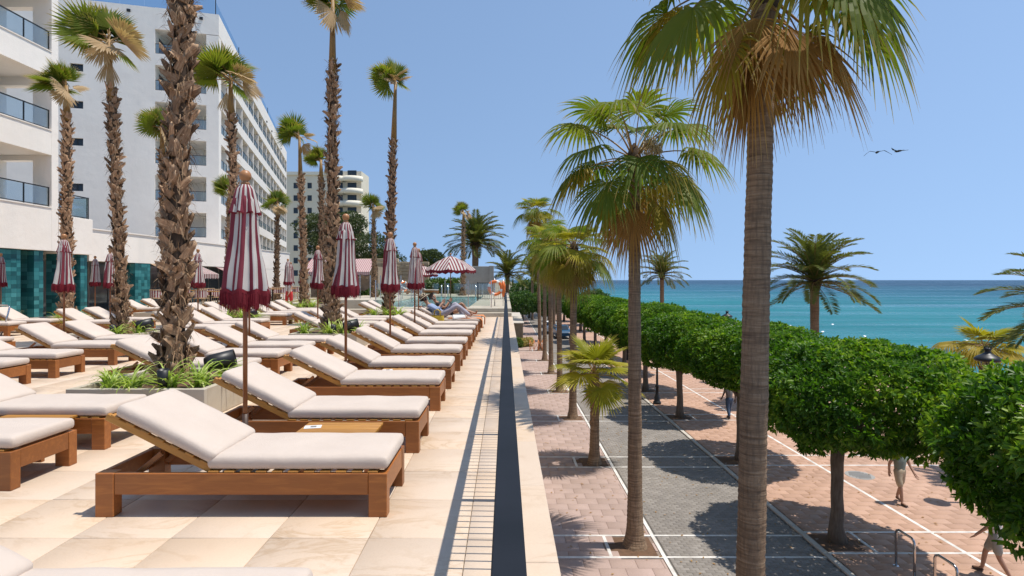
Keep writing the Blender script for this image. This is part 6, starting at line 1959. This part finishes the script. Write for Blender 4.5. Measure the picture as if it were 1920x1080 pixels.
for j, (hw, hd_, z) in enumerate([(.17,.09,.0),(.20,.11,.12),(.215,.11,.36),(.20,.085,.52)]):
    for i in range(16):
        a = 2*math.pi*i/16; cx_ = math.copysign(abs(math.cos(a))**.45, math.cos(a)); sy_ = math.copysign(abs(math.sin(a))**.45, math.sin(a))
        vs.append((hw*cx_, hd_*sy_, z+.012*noise.noise((i, j, 2))))
mb.add(vs, [(j*16+i, j*16+(i+1)%16, (j+1)*16+(i+1)%16, (j+1)*16+i) for j in range(3) for i in range(16)] + [tuple(reversed(range(16)))], 0, True)
mb.build('body', M['yellow_bag'], bg_)
for s_ in (-1, 1): MB().tube([(-.1,.08*s_,.5),(-.08,.06*s_,.66),(0,.05*s_,.71),(.08,.06*s_,.66),(.1,.08*s_,.5)], .011, 6).build('handle', M['yellow_bag'], bg_)
wb = MB().bevbox(-.2,.2,-.12,.12,0,.09,.03).build('white_pillow', M['white_cloth'], None, (-1.45, 17.52, .42), (.5, -.1, .2))
tag(wb, 'small white pillow lying beside the reader', 'pillow')

# ---- two birds over the sea
def bird(x, y, z, rz, lab, dihed):
    t = thing('gull', (x, y, z), lab, 'bird', 'two birds over the sea', rz)
    MB().tube([(0,-.26,0),(0,-.2,.0),(0,-.05,.01),(0,.12,.0),(0,.2,.02),(0,.27,.01)], [.012,.05,.075,.06,.04,.008], 10).build('body', M['bird'], t)
    for s_ in (-1, 1):
        z1, z2 = dihed
        mb = MB(); rows = [(0.03, .10,-.06, .01), (.24,.14,-.04, z1*.7), (.42,.10,-.06, z1), (.62,.0,-.11, (z1+z2)/2), (.80,-.10,-.14, z2)]
        vs = []
        for (xx, ya, yb, zz) in rows: vs += [(s_*xx, ya, zz+.012), (s_*xx, (ya+yb)/2, zz+.022), (s_*xx, yb, zz), (s_*xx, (ya+yb)/2, zz-.006)]
        mb.add(vs, [(i*4+j, i*4+(j+1)%4, (i+1)*4+(j+1)%4, (i+1)*4+j) for i in range(4) for j in range(4)], 0, True)
        mb.build('wing', M['bird'], t)
    t.scale = (1.9, 1.9, 1.9)
    mb = MB(); mb.add([(-.03,-.24,0),(.03,-.24,0),(.07,-.4,0),(-.07,-.4,0),(-.03,-.24,.012),(.03,-.24,.012),(.07,-.4,.006),(-.07,-.4,.006)], [(0,3,2,1),(4,5,6,7),(0,1,5,4),(2,3,7,6),(1,2,6,5),(0,4,7,3)]); mb.build('tail', M['bird'], t)
bird(46.0, 70, 17.4, R(-15), 'left bird with drooped wings over the sea', (.10, -.22))
bird(50.0, 72, 18.0, R(20), 'right bird with raised wing over the sea', (.06, .12))
